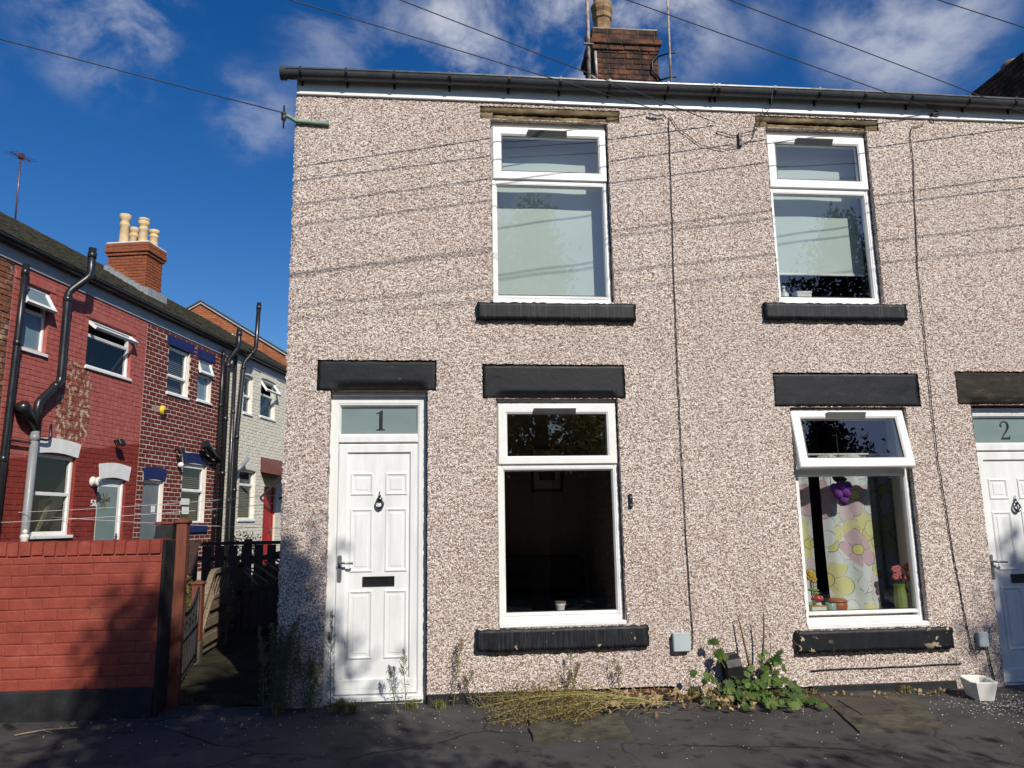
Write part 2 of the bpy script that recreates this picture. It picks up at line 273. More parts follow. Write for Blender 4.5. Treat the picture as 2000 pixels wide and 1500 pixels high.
def leafmat(name, c1, c2, c3, trl=0.35):
    t = NT(name); oi = t.n('ShaderNodeNewGeometry')
    f = t.math('FRACT', t.math('ADD', oi.outputs['Random Per Island'], t.n('ShaderNodeObjectInfo').outputs['Random']))
    c = t.ramp(f, [(0, c1), (0.5, c2), (1, c3)])
    d = t.n('ShaderNodeBsdfPrincipled'); t.l(c, d.inputs['Base Color']); d.inputs['Roughness'].default_value = 0.6; d.inputs['Specular IOR Level'].default_value = 0.3
    tr = t.n('ShaderNodeBsdfTranslucent'); t.l(c, tr.inputs[0])
    m = t.n('ShaderNodeMixShader'); m.inputs[0].default_value = trl; t.l(d.outputs[0], m.inputs[1]); t.l(tr.outputs[0], m.inputs[2]); t.l(m.outputs[0], t.out.inputs[0])
    return t.m
M['treeleaf'] = leafmat('tree_leaves', (0.11, 0.13, 0.03), (0.16, 0.17, 0.045), (0.22, 0.20, 0.06), 0.5)
M['darkleaf'] = leafmat('dark_leaves', (0.018, 0.030, 0.010), (0.03, 0.045, 0.014), (0.045, 0.06, 0.02), 0.15)
M['greenleaf'] = leafmat('mallow_leaves', (0.035, 0.075, 0.015), (0.085, 0.15, 0.028), (0.14, 0.20, 0.045))
M['weedleaf'] = leafmat('weed_leaves', (0.10, 0.14, 0.055), (0.16, 0.19, 0.09), (0.26, 0.27, 0.16))
M['dryseed'] = leafmat('dry_seed_heads', (0.17, 0.115, 0.04), (0.30, 0.215, 0.085), (0.17, 0.165, 0.055))
M['drystem'] = surf('dry_stems', (0.22, 0.20, 0.065), (0.38, 0.33, 0.12), 20, 0.7, 0.1)
M['deadleaf'] = leafmat('dead_leaves', (0.36, 0.25, 0.12), (0.52, 0.39, 0.22), (0.22, 0.13, 0.06), 0.25)
M['rustlitter'] = leafmat('rusty_litter', (0.16, 0.065, 0.025), (0.24, 0.11, 0.045), (0.10, 0.05, 0.025), 0.1)
M['hedgeleaf'] = leafmat('hedge_leaves', (0.11, 0.12, 0.028), (0.19, 0.17, 0.045), (0.30, 0.18, 0.06))
M['grassblade'] = leafmat('grass_blades', (0.14, 0.16, 0.05), (0.22, 0.22, 0.08), (0.34, 0.26, 0.11))
M['stem'] = surf('plant_stems', (0.10, 0.11, 0.035), (0.16, 0.14, 0.06), 15, 0.7, 0.1)
M['woodystem'] = surf('woody_stalks', (0.07, 0.045, 0.025), (0.15, 0.10, 0.055), 25, 0.8, 0.4)
M['bark'] = surf('tree_bark', (0.05, 0.04, 0.03), (0.11, 0.09, 0.07), 8, 0.9, 0.8, 30, 0.02)
M['gravel'] = surf('pale_chips', (0.40, 0.36, 0.32), (0.72, 0.68, 0.62), 30, 0.9, 0.3)
# ------------------------------------------------------------------ object helpers
ORG = {}
def tag(o, label=None, cat=None, group=None, kind=None):
    if label: o['label'] = label
    if cat: o['category'] = cat
    if group: o['group'] = group
    if kind: o['kind'] = kind
    return o
def thing(name, label, cat, loc=(0, 0, 0), world=None, rotz=0.0, group=None):
    """Empty at a thing's base; loc is where it stands in the coordinates its parts are written in."""
    o = bpy.data.objects.new(name, None); o.empty_display_size = 0.1; COL.objects.link(o)
    o.location = world if world is not None else loc; o.rotation_euler = (0, 0, rotz)
    ORG[o] = Vector(loc); return tag(o, label, cat, group)
class MB:
    def __init__(s): s.v = []; s.f = []; s.sm = []
    def quad(s, a, b, c, d, sm=False):
        n = len(s.v); s.v += [a, b, c, d]; s.f.append((n, n+1, n+2, n+3)); s.sm.append(sm); return s
    def poly(s, pts):
        n = len(s.v); s.v += list(pts); s.f.append(tuple(range(n, n+len(pts)))); s.sm.append(False); return s
    def add(s, vs, fs, sm=False):
        n = len(s.v); s.v += [tuple(p) for p in vs]
        for f in fs: s.f.append(tuple(i+n for i in f)); s.sm.append(sm)
        return s
    def box(s, x0, y0, z0, x1, y1, z1, c=0.0):
        if c <= 0:
            vs = [(x0,y0,z0),(x1,y0,z0),(x1,y1,z0),(x0,y1,z0),(x0,y0,z1),(x1,y0,z1),(x1,y1,z1),(x0,y1,z1)]
            return s.add(vs, [(0,3,2,1),(4,5,6,7),(0,1,5,4),(1,2,6,5),(2,3,7,6),(3,0,4,7)])
        c = min(c, 0.45*min(x1-x0, y1-y0, z1-z0)); vs = []
        for sz in (0, 1):
            for sy in (0, 1):
                for sx in (0, 1):
                    X, Y, Z = (x1 if sx else x0), (y1 if sy else y0), (z1 if sz else z0)
                    dx, dy, dz = (-c if sx else c), (-c if sy else c), (-c if sz else c)
                    vs += [(X, Y+dy, Z+dz), (X+dx, Y, Z+dz), (X+dx, Y+dy, Z)]
        g = lambda sx, sy, sz, a: (sz*4+sy*2+sx)*3+a
        fs = []
        for k in (0, 1):
            fs.append([g(k,0,0,0), g(k,1,0,0), g(k,1,1,0), g(k,0,1,0)]); fs.append([g(0,k,0,1), g(1,k,0,1), g(1,k,1,1), g(0,k,1,1)]); fs.append([g(0,0,k,2), g(1,0,k,2), g(1,1,k,2), g(0,1,k,2)])
        for a in (0, 1):
            for b in (0, 1):
                fs.append([g(0,a,b,1), g(1,a,b,1), g(1,a,b,2), g(0,a,b,2)]); fs.append([g(a,0,b,0), g(a,1,b,0), g(a,1,b,2), g(a,0,b,2)]); fs.append([g(a,b,0,0), g(a,b,1,0), g(a,b,1,1), g(a,b,0,1)])
                for d in (0, 1): fs.append([g(a,b,d,0), g(a,b,d,1), g(a,b,d,2)])
        ctr = Vector(((x0+x1)/2, (y0+y1)/2, (z0+z1)/2)); out = []; seen = set()
        for f in fs:
            k = tuple(sorted(f))
            if k in seen: continue
            seen.add(k); P = [Vector(vs[i]) for i in f]; nrm = (P[1]-P[0]).cross(P[2]-P[0])
            out.append(tuple(f) if nrm.dot(sum(P, Vector())/len(P)-ctr) > 0 else tuple(reversed(f)))
        return s.add(vs, out)
    def ring(s, x0, z0, x1, z1, prof, close=True):
        """rectangular mitred frame in the XZ plane; prof = [(inset, y), ...] around its section"""
        loops = [[(x0+i, y, z0+i), (x1-i, y, z0+i), (x1-i, y, z1-i), (x0+i, y, z1-i)] for i, y in prof]
        n = len(s.v); k = len(loops)
        for L in loops: s.v += L
        for a in range(k if close else k-1):
            b = (a+1) % k
            for q in range(4):
                r = (q+1) % 4; s.f.append((n+a*4+q, n+a*4+r, n+b*4+r, n+b*4+q)); s.sm.append(False)
        return s
    def prism(s, pts, a0, a1, axis='y'):
        """polygon extruded along an axis; pts in the other two coordinates"""
        if axis == 'y': P = lambda p, a: (p[0], a, p[1])
        elif axis == 'x': P = lambda p, a: (a, p[0], p[1])
        else: P = lambda p, a: (p[0], p[1], a)
        n = len(pts); vs = [P(p, a0) for p in pts]+[P(p, a1) for p in pts]
        fs = [tuple(range(n)), tuple(range(2*n-1, n-1, -1))]+[(i, i+n, (i+1) % n+n, (i+1) % n) for i in range(n)]
        return s.add(vs, fs)
    def tube(s, path, r, seg=8, caps=True, rad=None):
        path = [Vector(p) for p in path]; n = len(s.v); m = len(path); up = None
        for i, p in enumerate(path):
            d = (path[min(i+1, m-1)]-path[max(i-1, 0)]).normalized()
            if up is None: up = Vector((0, 0, 1)) if abs(d.z) < 0.9 else Vector((0, 1, 0))
            a = d.cross(up)
            if a.length < 1e-4: a = d.cross(Vector((1, 0, 0)))
            a.normalize(); b = a.cross(d).normalized(); up = b
            rr = rad[i] if rad else r
            for k in range(seg):
                t = 2*math.pi*k/seg; s.v.append(tuple(p+a*math.cos(t)*rr+b*math.sin(t)*rr))
        for i in range(m-1):
            for k in range(seg):
                k2 = (k+1) % seg; s.f.append((n+i*seg+k, n+i*seg+k2, n+(i+1)*seg+k2, n+(i+1)*seg+k)); s.sm.append(seg > 5)
        if caps:
            s.f.append(tuple(n+k for k in reversed(range(seg)))); s.sm.append(False)
            s.f.append(tuple(n+(m-1)*seg+k for k in range(seg))); s.sm.append(False)
        return s
    def lathe(s, prof, c, seg=16, axis='z', sm=True):
        n = len(s.v); m = len(prof)
        for r, h in prof:
            for k in range(seg):
                t = 2*math.pi*k/seg; a, b = r*math.cos(t), r*math.sin(t)
                s.v.append((c[0]+a, c[1]+b, c[2]+h) if axis == 'z' else (c[0]+a, c[1]-h, c[2]+b))
        for i in range(m-1):
            for k in range(seg):
                k2 = (k+1) % seg; s.f.append((n+i*seg+k, n+i*seg+k2, n+(i+1)*seg+k2, n+(i+1)*seg+k)); s.sm.append(sm)
        s.f.append(tuple(n+k for k in reversed(range(seg)))); s.sm.append(False)
        s.f.append(tuple(n+(m-1)*seg+k for k in range(seg))); s.sm.append(False)
        return s
    def ball(s, c, r, sc=(1, 1, 1), seg=10, rings=6):
        prof = [(max(1e-4, math.sin(math.pi*i/rings)), -math.cos(math.pi*i/rings)) for i in range(rings+1)]
        n = len(s.v); s.lathe([(a*r, b*r) for a, b in prof], (0, 0, 0), seg)
        for i in range(n, len(s.v)): p = s.v[i]; s.v[i] = (c[0]+p[0]*sc[0], c[1]+p[1]*sc[1], c[2]+p[2]*sc[2])
        return s
    def xf(s, mat, start=0):
        for i in range(start, len(s.v)): s.v[i] = tuple(mat @ Vector(s.v[i]))
        return s
    def jitter(s, a, g=rng):
        s.v = [(x+g.uniform(-a, a), y+g.uniform(-a, a), z+g.uniform(-a, a)) for x, y, z in s.v]; return s
    def build(s, name, mat, parent=None, label=None, cat=None, group=None, kind=None, org=None, sub=0):
        me = bpy.data.meshes.new(name)
        if parent is not None: o0 = ORG[parent]
        else: o0 = Vector(org) if org else Vector((0, 0, 0))
        me.from_pydata([(x-o0.x, y-o0.y, z-o0.z) for x, y, z in s.v], [], s.f)
        me.polygons.foreach_set('use_smooth', s.sm); me.materials.append(M[mat] if isinstance(mat, str) else mat); me.update()
        o = bpy.data.objects.new(name, me); COL.objects.link(o)
        if parent is not None: o.parent = parent; ORG[o] = ORG[parent]
        else: o.location = o0; ORG[o] = o0
        return tag(o, label, cat, group, kind)
def np_mesh(name, v, f, mat, parent=None, kind=None, smooth=False, org=None, **kw):
    """mesh from numpy arrays (f: n x k)"""
    v = np.asarray(v, float); f = np.asarray(f)
    o0 = ORG[parent] if parent is not None else Vector(org or (0, 0, 0))
    me = bpy.data.meshes.new(name); me.vertices.add(len(v)); me.vertices.foreach_set('co', (v-np.array(o0)).astype(np.float32).ravel())
    k = f.shape[1]; me.loops.add(f.size); me.loops.foreach_set('vertex_index', f.astype(np.int32).ravel())
    me.polygons.add(len(f)); me.polygons.foreach_set('loop_start', np.arange(len(f), dtype=np.int32)*k)
    me.polygons.foreach_set('use_smooth', np.full(len(f), smooth)); me.update(calc_edges=True); me.validate()
    me.materials.append(M[mat]); o = bpy.data.objects.new(name, me); COL.objects.link(o)
    if parent is not None: o.parent = parent; ORG[o] = o0
    else: o.location = o0; ORG[o] = o0
    return tag(o, kw.get('label'), kw.get('cat'), kw.get('group'), kind)
def leaves(centres, size, g=nrg, updir=None, aspect=0.55, fold=0.15):
    """folded leaf blades (two quads... one kite each side of the midrib) scattered at the given centres"""
    c = np.asarray(centres, float); n = len(c); sz = np.asarray(size if np.ndim(size) else np.full(n, size))*g.uniform(0.7, 1.25, n)
    d = g.normal(size=(n, 3)); 
    if updir is not None: d = d*0.55+np.asarray(updir)
    d /= np.linalg.norm(d, axis=1)[:, None]
    a = np.cross(d, g.normal(size=(n, 3))); a /= np.linalg.norm(a, axis=1)[:, None]+1e-9; nr = np.cross(a, d)
    w = (sz*aspect*0.5)[:, None]; L = sz[:, None]
    base, tip = c-d*L*0.5, c+d*L*0.5; fo = nr*L*fold
    v = np.stack([base, c+a*w+fo-d*L*0.06, tip, c-a*w+fo-d*L*0.06], 1).reshape(-1, 3)
    i = np.arange(n)[:, None]*4
    return v, np.concatenate([i+np.array([[0, 1, 2]]), i+np.array([[0, 2, 3]])])

def wall_cells(x0, x1, z0, z1, holes, y0=0.0, depth=0.1):
    """flat wall face at y0 with rectangular holes and their reveals going back by depth"""
    b = MB(); xs = sorted({x0, x1, *[h[0] for h in holes], *[h[1] for h in holes]}); zs = sorted({z0, z1, *[h[2] for h in holes], *[h[3] for h in holes]})
    xs = [x for x in xs if x0-1e-6 <= x <= x1+1e-6]; zs = [z for z in zs if z0-1e-6 <= z <= z1+1e-6]
    for xa, xb in zip(xs, xs[1:]):
        for za, zb in zip(zs, zs[1:]):
            mx, mz = (xa+xb)/2, (za+zb)/2
            if any(h[0] < mx < h[1] and h[2] < mz < h[3] for h in holes): continue
            b.quad((xa, y0, za), (xb, y0, za), (xb, y0, zb), (xa, y0, zb))
    for a, c, d, e in holes:
        y1 = y0+depth
        b.quad((a, y0, d), (a, y0, e), (a, y1, e), (a, y1, d)); b.quad((c, y0, d), (c, y1, d), (c, y1, e), (c, y0, e))
        b.quad((a, y0, e), (c, y0, e), (c, y1, e), (a, y1, e)); b.quad((a, y0, d), (a, y1, d), (c, y1, d), (c, y0, d))
    return b

# one brick mesh per material, shared by every brick object; each object only scales it
_bm = {}
def brick_mesh(mat, cx=0.03, cz=0.09):
    k = (mat, cx, cz)
    if k not in _bm:
        b = MB().box(-0.5, 0, -0.5, 0.5, 1, 0.5, 0)
        # slightly worn arrises on the outer face
        x, z = cx, cz
        b = MB(); vs = [(-.5+x, 0, -.5+z), (.5-x, 0, -.5+z), (.5-x, 0, .5-z), (-.5+x, 0, .5-z), (-.5, .22, -.5), (.5, .22, -.5), (.5, .22, .5), (-.5, .22, .5), (-.5, 1, -.5), (.5, 1, -.5), (.5, 1, .5), (-.5, 1, .5)]
        fs = [(0, 1, 2, 3)]
        for q in range(4):
            r = (q+1) % 4; fs += [(4+q, 4+r, r, q), (8+q, 8+r, 4+r, 4+q)]
        b.add(vs, fs); me = bpy.data.meshes.new('brick'); me.from_pydata(b.v, [], b.f); me.materials.append(M[mat]); me.update(); _bm[k] = (me, b.v, b.f)
    return _bm[k]
def lay_bricks(parent, mat, x0, x1, z0, z1, bl, bh, gap, holes=(), y=0.0, proud=0.012, order=None, limit=300, face='y', other=0.0, name='brick', wob=0.002, cx=0.03, cz=0.09, jog=None):
    """bricks laid in half bond over a wall rectangle; the first `limit` (by order) are objects, the rest one stuff part.
       face 'y': wall in XZ at depth y looking to -y; 'x+'/'x-': wall in YZ at x=other looking to +x / -x (x0..x1 then run along y)"""
    out = []; row = 0; z = z0
    while z+bh*0.5 <= z1+1e-6:
        h = min(bh, z1-z); x = x0-(bl+gap)*(0.5 if row % 2 else 0)
        while x < x1:
            a, b = max(x, x0), min(x+bl, x1)
            segs = [(a, b)]
            for ha, hb, hc, hd in holes:
                if hc < z+h*0.5 < hd:
                    ns = []
                    for sa, sb in segs:
                        if hb <= sa or ha >= sb: ns.append((sa, sb)); continue
                        if ha > sa: ns.append((sa, ha-0.001))
                        if hb < sb: ns.append((hb+0.001, sb))
                    segs = ns
            for sa, sb in segs:
                if sb-sa > 0.035: out.append(((sa+sb)/2, z+h/2, sb-sa, h))
            x += bl+gap
        z += bh+gap; row += 1
    if order: out.sort(key=order)
    me, bv, bf = brick_mesh(mat, cx, cz); V = np.array(bv); F = bf; vs = []; fs = []
    for i, (cx_, cz_, w, h) in enumerate(out):
        dz, dp = rng.uniform(-wob, wob), rng.uniform(-0.35, 0.35)*proud
        th = proud+dp+0.004
        if i < limit:
            o = bpy.data.objects.new(name, me); COL.objects.link(o); o.parent = parent; q = ORG[parent]
            if face == 'y': o.location = Vector((cx_, y-proud-dp, cz_+dz))-q; o.rotation_euler = (0, rng.uniform(-.006, .006), 0)
            elif face == 'x+': o.location = Vector((other+proud+dp, cx_, cz_+dz))-q; o.rotation_euler = (0, 0, math.pi/2)
            else: o.location = Vector((other-proud-dp, cx_, cz_+dz))-q; o.rotation_euler = (0, 0, -math.pi/2)
            o.scale = (w, th, h); ORG[o] = q
        else:
            P = V*np.array([w, th, h]); n = len(vs)
            if face == 'y': P = P+np.array([cx_, y-proud-dp, cz_+dz])
            elif face == 'x+': P = np.stack([-P[:, 1], P[:, 0], P[:, 2]], 1)+np.array([other+proud+dp, cx_, cz_+dz])
            else: P = np.stack([P[:, 1], -P[:, 0], P[:, 2]], 1)+np.array([other-proud-dp, cx_, cz_+dz])
            vs += [tuple(p) for p in P]; fs += [tuple(k+n for k in f) for f in F]
    if vs:
        m = MB(); m.add(vs, fs); m.build('brickwork', mat, parent, kind='stuff')
    return len(out)

# ------------------------------------------------------------------ joinery
def frame_prof(w, yf, yb, c=0.008): return [(0, yb), (0, yf+c), (c, yf), (w-c*1.6, yf), (w, yf+c*1.4), (w, yb)]
def vent_hood(b, xc, z, yf, w=0.36):
    b.add([(xc-w/2, yf+.004, z+.040), (xc+w/2, yf+.004, z+.040), (xc+w/2, yf+.004, z-.004), (xc-w/2, yf+.004, z-.004), (xc-w/2+.004, yf-.034, z+.038), (xc+w/2-.004, yf-.034, z+.038), (xc+w/2-.004, yf-.030, z+.031), (xc-w/2+.004, yf-.030, z+.031)],
          [(0, 1, 5, 4), (4, 5, 6, 7), (7, 6, 2, 3), (0, 4, 7, 3), (1, 2, 6, 5)])
def window(house, x0, x1, z0, z1, yf, lg, sash, ug, open_deg=0.0, sill_drop=0.0, mat='upvc', glass='glass', hood=True, label=None):
    """x0..z1 outer frame; lg = lower pane rect (x0,x1,z0,z1), sash = top sash outer rect, ug = its pane"""
    yb = yf+0.07
    b = MB(); b.ring(x0, z0, x1, z1, frame_prof(lg[0]-x0 if False else 0.045, yf, yb))
    zt0, zt1 = lg[3], sash[2] if open_deg == 0 else sash[2]
    b.box(x0+.04, yf+.001, lg[3]-.002, x1-.04, yb-.003, max(sash[2]+.01, lg[3]+.03), .004)         # transom
    fr = b.build('window', mat, house, label=label)
    g = MB(); g.ring(lg[0]-.016, lg[2]-.035, lg[1]+.016, lg[3]+.012, [(0, yf+.05), (0, yf+.010), (.006, yf+.004), (.018, yf+.004), (.030, yf+.024), (.030, yf+.05)])
    g.build('glazing_bead', mat, fr)
    MB().quad((lg[0]-.01, yf+.03, lg[2]-.03), (lg[1]+.01, yf+.03, lg[2]-.03), (lg[1]+.01, yf+.03, lg[3]+.01), (lg[0]-.01, yf+.03, lg[3]+.01)).build('pane', glass, fr)
    g2 = MB(); g2.ring(lg[0]-.001, lg[2]-.001, lg[1]+.001, lg[3]+.001, [(0, yf+.0285), (0, yf+.0215), (.004, yf+.0215), (.004, yf+.0285)]); g2.build('gasket', 'blackplastic', fr)
    if sash:
        ys = yf-.018; piv = Matrix.Translation((0, ys+.03, sash[3])) @ Matrix.Rotation(R(-open_deg), 4, 'X') @ Matrix.Translation((0, -ys-.03, -sash[3]))
        s_ = MB(); w = ug[0]-sash[0]
        iw = (ug[0]-sash[0], sash[1]-ug[1], ug[2]-sash[2], sash[3]-ug[3])
        # mitred sash whose rails may differ in width
        o_ = [(sash[0], sash[2]), (sash[1], sash[2]), (sash[1], sash[3]), (sash[0], sash[3])]; i_ = [(ug[0], ug[2]), (ug[1], ug[2]), (ug[1], ug[3]), (ug[0], ug[3])]
        def lp(f, y): return [(o_[k][0]+(i_[k][0]-o_[k][0])*f, y, o_[k][1]+(i_[k][1]-o_[k][1])*f) for k in range(4)]
        loops = [lp(0, yb-.02), lp(0, ys+.008), lp(.1, ys), lp(.80, ys), lp(1, ys+.012), lp(1, yb-.02)]; n = len(s_.v)
        for L in loops: s_.v += L
        for a in range(6):
            c_ = (a+1) % 6
            for q in range(4): s_.f.append((n+a*4+q, n+a*4+(q+1) % 4, n+c_*4+(q+1) % 4, n+c_*4+q)); s_.sm.append(False)
        s_.xf(piv).build('sash', mat, fr)
        MB().quad((ug[0], ys+.02, ug[2]), (ug[1], ys+.02, ug[2]), (ug[1], ys+.02, ug[3]), (ug[0], ys+.02, ug[3])).xf(piv).build('pane', glass, fr)
        g2 = MB(); g2.ring(ug[0]-.001, ug[2]-.001, ug[1]+.001, ug[3]+.001, [(0, ys+.0185), (0, ys+.008), (.0045, ys+.008), (.0045, ys+.0185)]); g2.xf(piv).build('gasket', 'blackplastic', fr)
        if hood:
            h = MB(); vent_hood(h, (sash[0]+sash[1])/2-.02, ug[3]+.006, ys); h.xf(piv).build('trickle_vent', 'ventshade', fr)
    return fr
def sill(house, x0, x1, z0, z1, proj=0.045, mat='blackpaint', name='sill', back=0.10, c=.008):
    b = MB(); b.box(x0, -proj, z0, x1, back, z1, c); 
    return b.build(name, mat, house)
def rough_block(house, name, x0, x1, z0, z1, yf, yb, mat, amp=0.004, cham=None):
    """stone block face as a fine grid so the edge and face are slightly uneven; cham=(xa, xb, h, d): bottom arris cut away by d over the opening"""
    nx, nz = max(4, int((x1-x0)/.03)), max(3, int((z1-z0)/.025)); b = MB(); idx = {}
    for j in range(nz+1):
        for i in range(nx+1):
            u, w = i/nx, j/nz; x, z = x0+(x1-x0)*u, z0+(z1-z0)*w
            e = 1 if i in (0, nx) or j in (0, nz) else 0
            y = yf+rng.uniform(-amp, amp)*0.16
            if cham and cham[0] < x < cham[1] and z-z0 < cham[2]: y += cham[3]*min(1, (1-(z-z0)/cham[2])*1.6+0.25)
            if e: x += rng.uniform(-amp, amp)*1.5; z += rng.uniform(-amp, amp)*1.3
            idx[i, j] = len(b.v); b.v.append((x, y, z))
    for j in range(nz):
        for i in range(nx): b.f.append((idx[i, j], idx[i+1, j], idx[i+1, j+1], idx[i, j+1])); b.sm.append(True)
    rim = [idx[i, 0] for i in range(nx+1)]+[idx[nx, j] for j in range(1, nz+1)]+[idx[i, nz] for i in range(nx-1, -1, -1)]+[idx[0, j] for j in range(nz-1, 0, -1)]
    base = len(b.v)
    for k in rim: x, y, z = b.v[k]; b.v.append((x, yb, z))
    m = len(rim)
    for k in range(m): b.f.append((rim[(k+1) % m], rim[k], base+k, base+(k+1) % m)); b.sm.append(False)
    return b.build(name, mat, house)
# ------------------------------------------------------------------ setting: ground, road, pavement, alley path
def gz(x, y): return -0.012-0.008*(max(min(x, 12), -8)+1.2)+(0.022*y if y < 0 else 0.0)
GX = np.linspace(-120, 120, 25); GY = np.linspace(-120, 120, 25)
b = MB(); b.quad((-250, -250, -0.30), (250, -250, -0.30), (250, 250, -0.30), (-250, 250, -0.30)); b.build('ground', 'soil', kind='structure')
def sheet(name, mat, x0, x1, y0, y1, st, lift, amp, sc=1.0):
    xs = np.arange(x0, x1+st*.5, st); ys = np.arange(y0, y1+st*.5, st); X, Y = np.meshgrid(xs, ys)
    Z = np.vectorize(gz)(X, Y)+lift
    for k in range(6):
        a = nrg.uniform(0, 6.28); f = nrg.uniform(2, 7)*sc; Z = Z+amp*.35*np.sin((X*math.cos(a)+Y*math.sin(a))*f+nrg.uniform(0, 6))
    Z = Z+nrg.uniform(-amp, amp, Z.shape)*.35
    n = len(xs); i = np.arange(len(ys)-1)[:, None]*n+np.arange(n-1)[None, :]; f = np.stack([i, i+1, i+n+1, i+n], -1).reshape(-1, 4)
    return np_mesh(name, np.stack([X, Y, Z], -1).reshape(-1, 3), f, mat, kind='structure', smooth=True)
sheet('pavement', 'asphalt', -8, 12, -3.0, 0.22, 0.04, 0.0, 0.004)
sheet('alley_path', 'soil', -6.5, -1.0, 0.10, 30, 0.06, -0.006, 0.022)
b = MB(); b.quad((-60, -9.6, -0.22), (60, -9.6, -0.22), (60, -3.12, -0.22), (-60, -3.12, -0.22)); b.build('road', 'road', kind='structure')
for i in range(14):
    x = -6.4+i*.92; z = gz(x, -3.05)
    b = MB(); b.box(x, -3.14, -.32, x+.912, -3.0, z+.004, .012)
    k = b.build('kerb', 'concrete', kind='structure')

# ------------------------------------------------------------------ the two pebbledashed houses
CELL = 0.0135
def dash_wall(house, x0, x1, z0f, z1, holes, left_edge=False):
    """roughcast wall face: a fine grid pushed out unevenly, holes cut on their true edges, each with returned reveals"""
    def axis(a, b, cuts):
        pts = sorted({a, b, *[c for c in cuts if a < c < b]}); out = []
        for p, q in zip(pts, pts[1:]): out += list(np.linspace(p, q, max(2, int((q-p)/CELL)+1)))[:-1]
        return np.array(out+[b])
    xs = axis(x0, x1, [h[0] for h in holes]+[h[1] for h in holes]); zs = axis(z0f, z1, [h[2] for h in holes]+[h[3] for h in holes])
    X, Z = np.meshgrid(xs, zs); rough = nrg.random(X.shape)**1.6
    Y = -0.0075*rough+0.0035*np.sin(X*2.3+1)*np.sin(Z*1.9)
    X = X+nrg.uniform(-.004, .004, X.shape); Z2 = Z+nrg.uniform(-.004, .004, X.shape)
    if left_edge: X[:, 0] -= nrg.random(len(zs))*.013; Y[:, 0] = 0.004
    n = len(xs); cxm = (xs[:-1]+xs[1:])/2; czm = (zs[:-1]+zs[1:])/2
    keep = np.ones((len(zs)-1, n-1), bool)
    for h in holes: keep &= ~(((cxm > h[0]) & (cxm < h[1]))[None, :] & ((czm > h[2]) & (czm < h[3]))[:, None])
    i = np.arange(len(zs)-1)[:, None]*n+np.arange(n-1)[None, :]
    f = np.stack([i, i+1, i+n+1, i+n], -1)[keep]
    v = np.stack([X, Y, Z2], -1).reshape(-1, 3)
    wall = np_mesh('front_wall', v, f, 'dash', house)
    for a, c, d, e, dep in [h for h in holes if len(h) > 4]:
        rv = MB()
        for (p, q) in (((a, d), (a, e)), ((c, e), (c, d))):
            m = max(2, int(abs(q[1]-p[1])/.02)); 
            zz = [p[1]+(q[1]-p[1])*k/m for k in range(m+1)]; j = [rng.uniform(-.004, .004) for _ in zz]
            for k in range(m): rv.quad((p[0]+j[k], -.004, zz[k]), (p[0]+j[k], dep, zz[k]), (p[0]+j[k+1], dep, zz[k+1]), (p[0]+j[k+1], -.004, zz[k+1]))
        rv.quad((a, -.004, e), (c, -.004, e), (c, dep, e), (a, dep, e)); rv.quad((a, -.004, d), (a, dep, d), (c, dep, d), (c, -.004, d))
        rv.build('reveal', 'dash', house)
    return wall
house1 = thing('terrace_house', 'pebbledashed end of terrace house with the door marked 1', 'house', (0.4, 0, 0))
house2 = thing('terrace_house', 'pebbledashed house with the door marked 2 and floral curtains downstairs', 'house', (4.0, 0, 0))
EAVE = 5.05
D1 = (-0.842, -0.052, -0.05, 2.432, .13)
H1 = [D1, (0.494, 1.552, 3.192, 4.885, .10), (0.512, 1.545, 0.528, 2.366, .10),
      (-0.956, 0.020, 2.432, 2.690), (0.402, 1.668, 4.892, 5.012), (0.400, 1.617, 2.368, 2.660)]
dash_wall(house1, -1.195, 2.04, 0.045, EAVE, H1, True)
H2 = [(4.735, 5.62, -0.12, 2.312, .13), (3.040, 4.026, 3.222, 4.900, .10), (3.055, 4.122, 0.452, 2.292, .10),
      (2.945, 4.145, 4.905, 5.022), (2.925, 4.270, 2.296, 2.597), (4.618, 5.74, 2.314, 2.614)]
dash_wall(house2, 2.04, 6.3, 0.0, EAVE, H2)
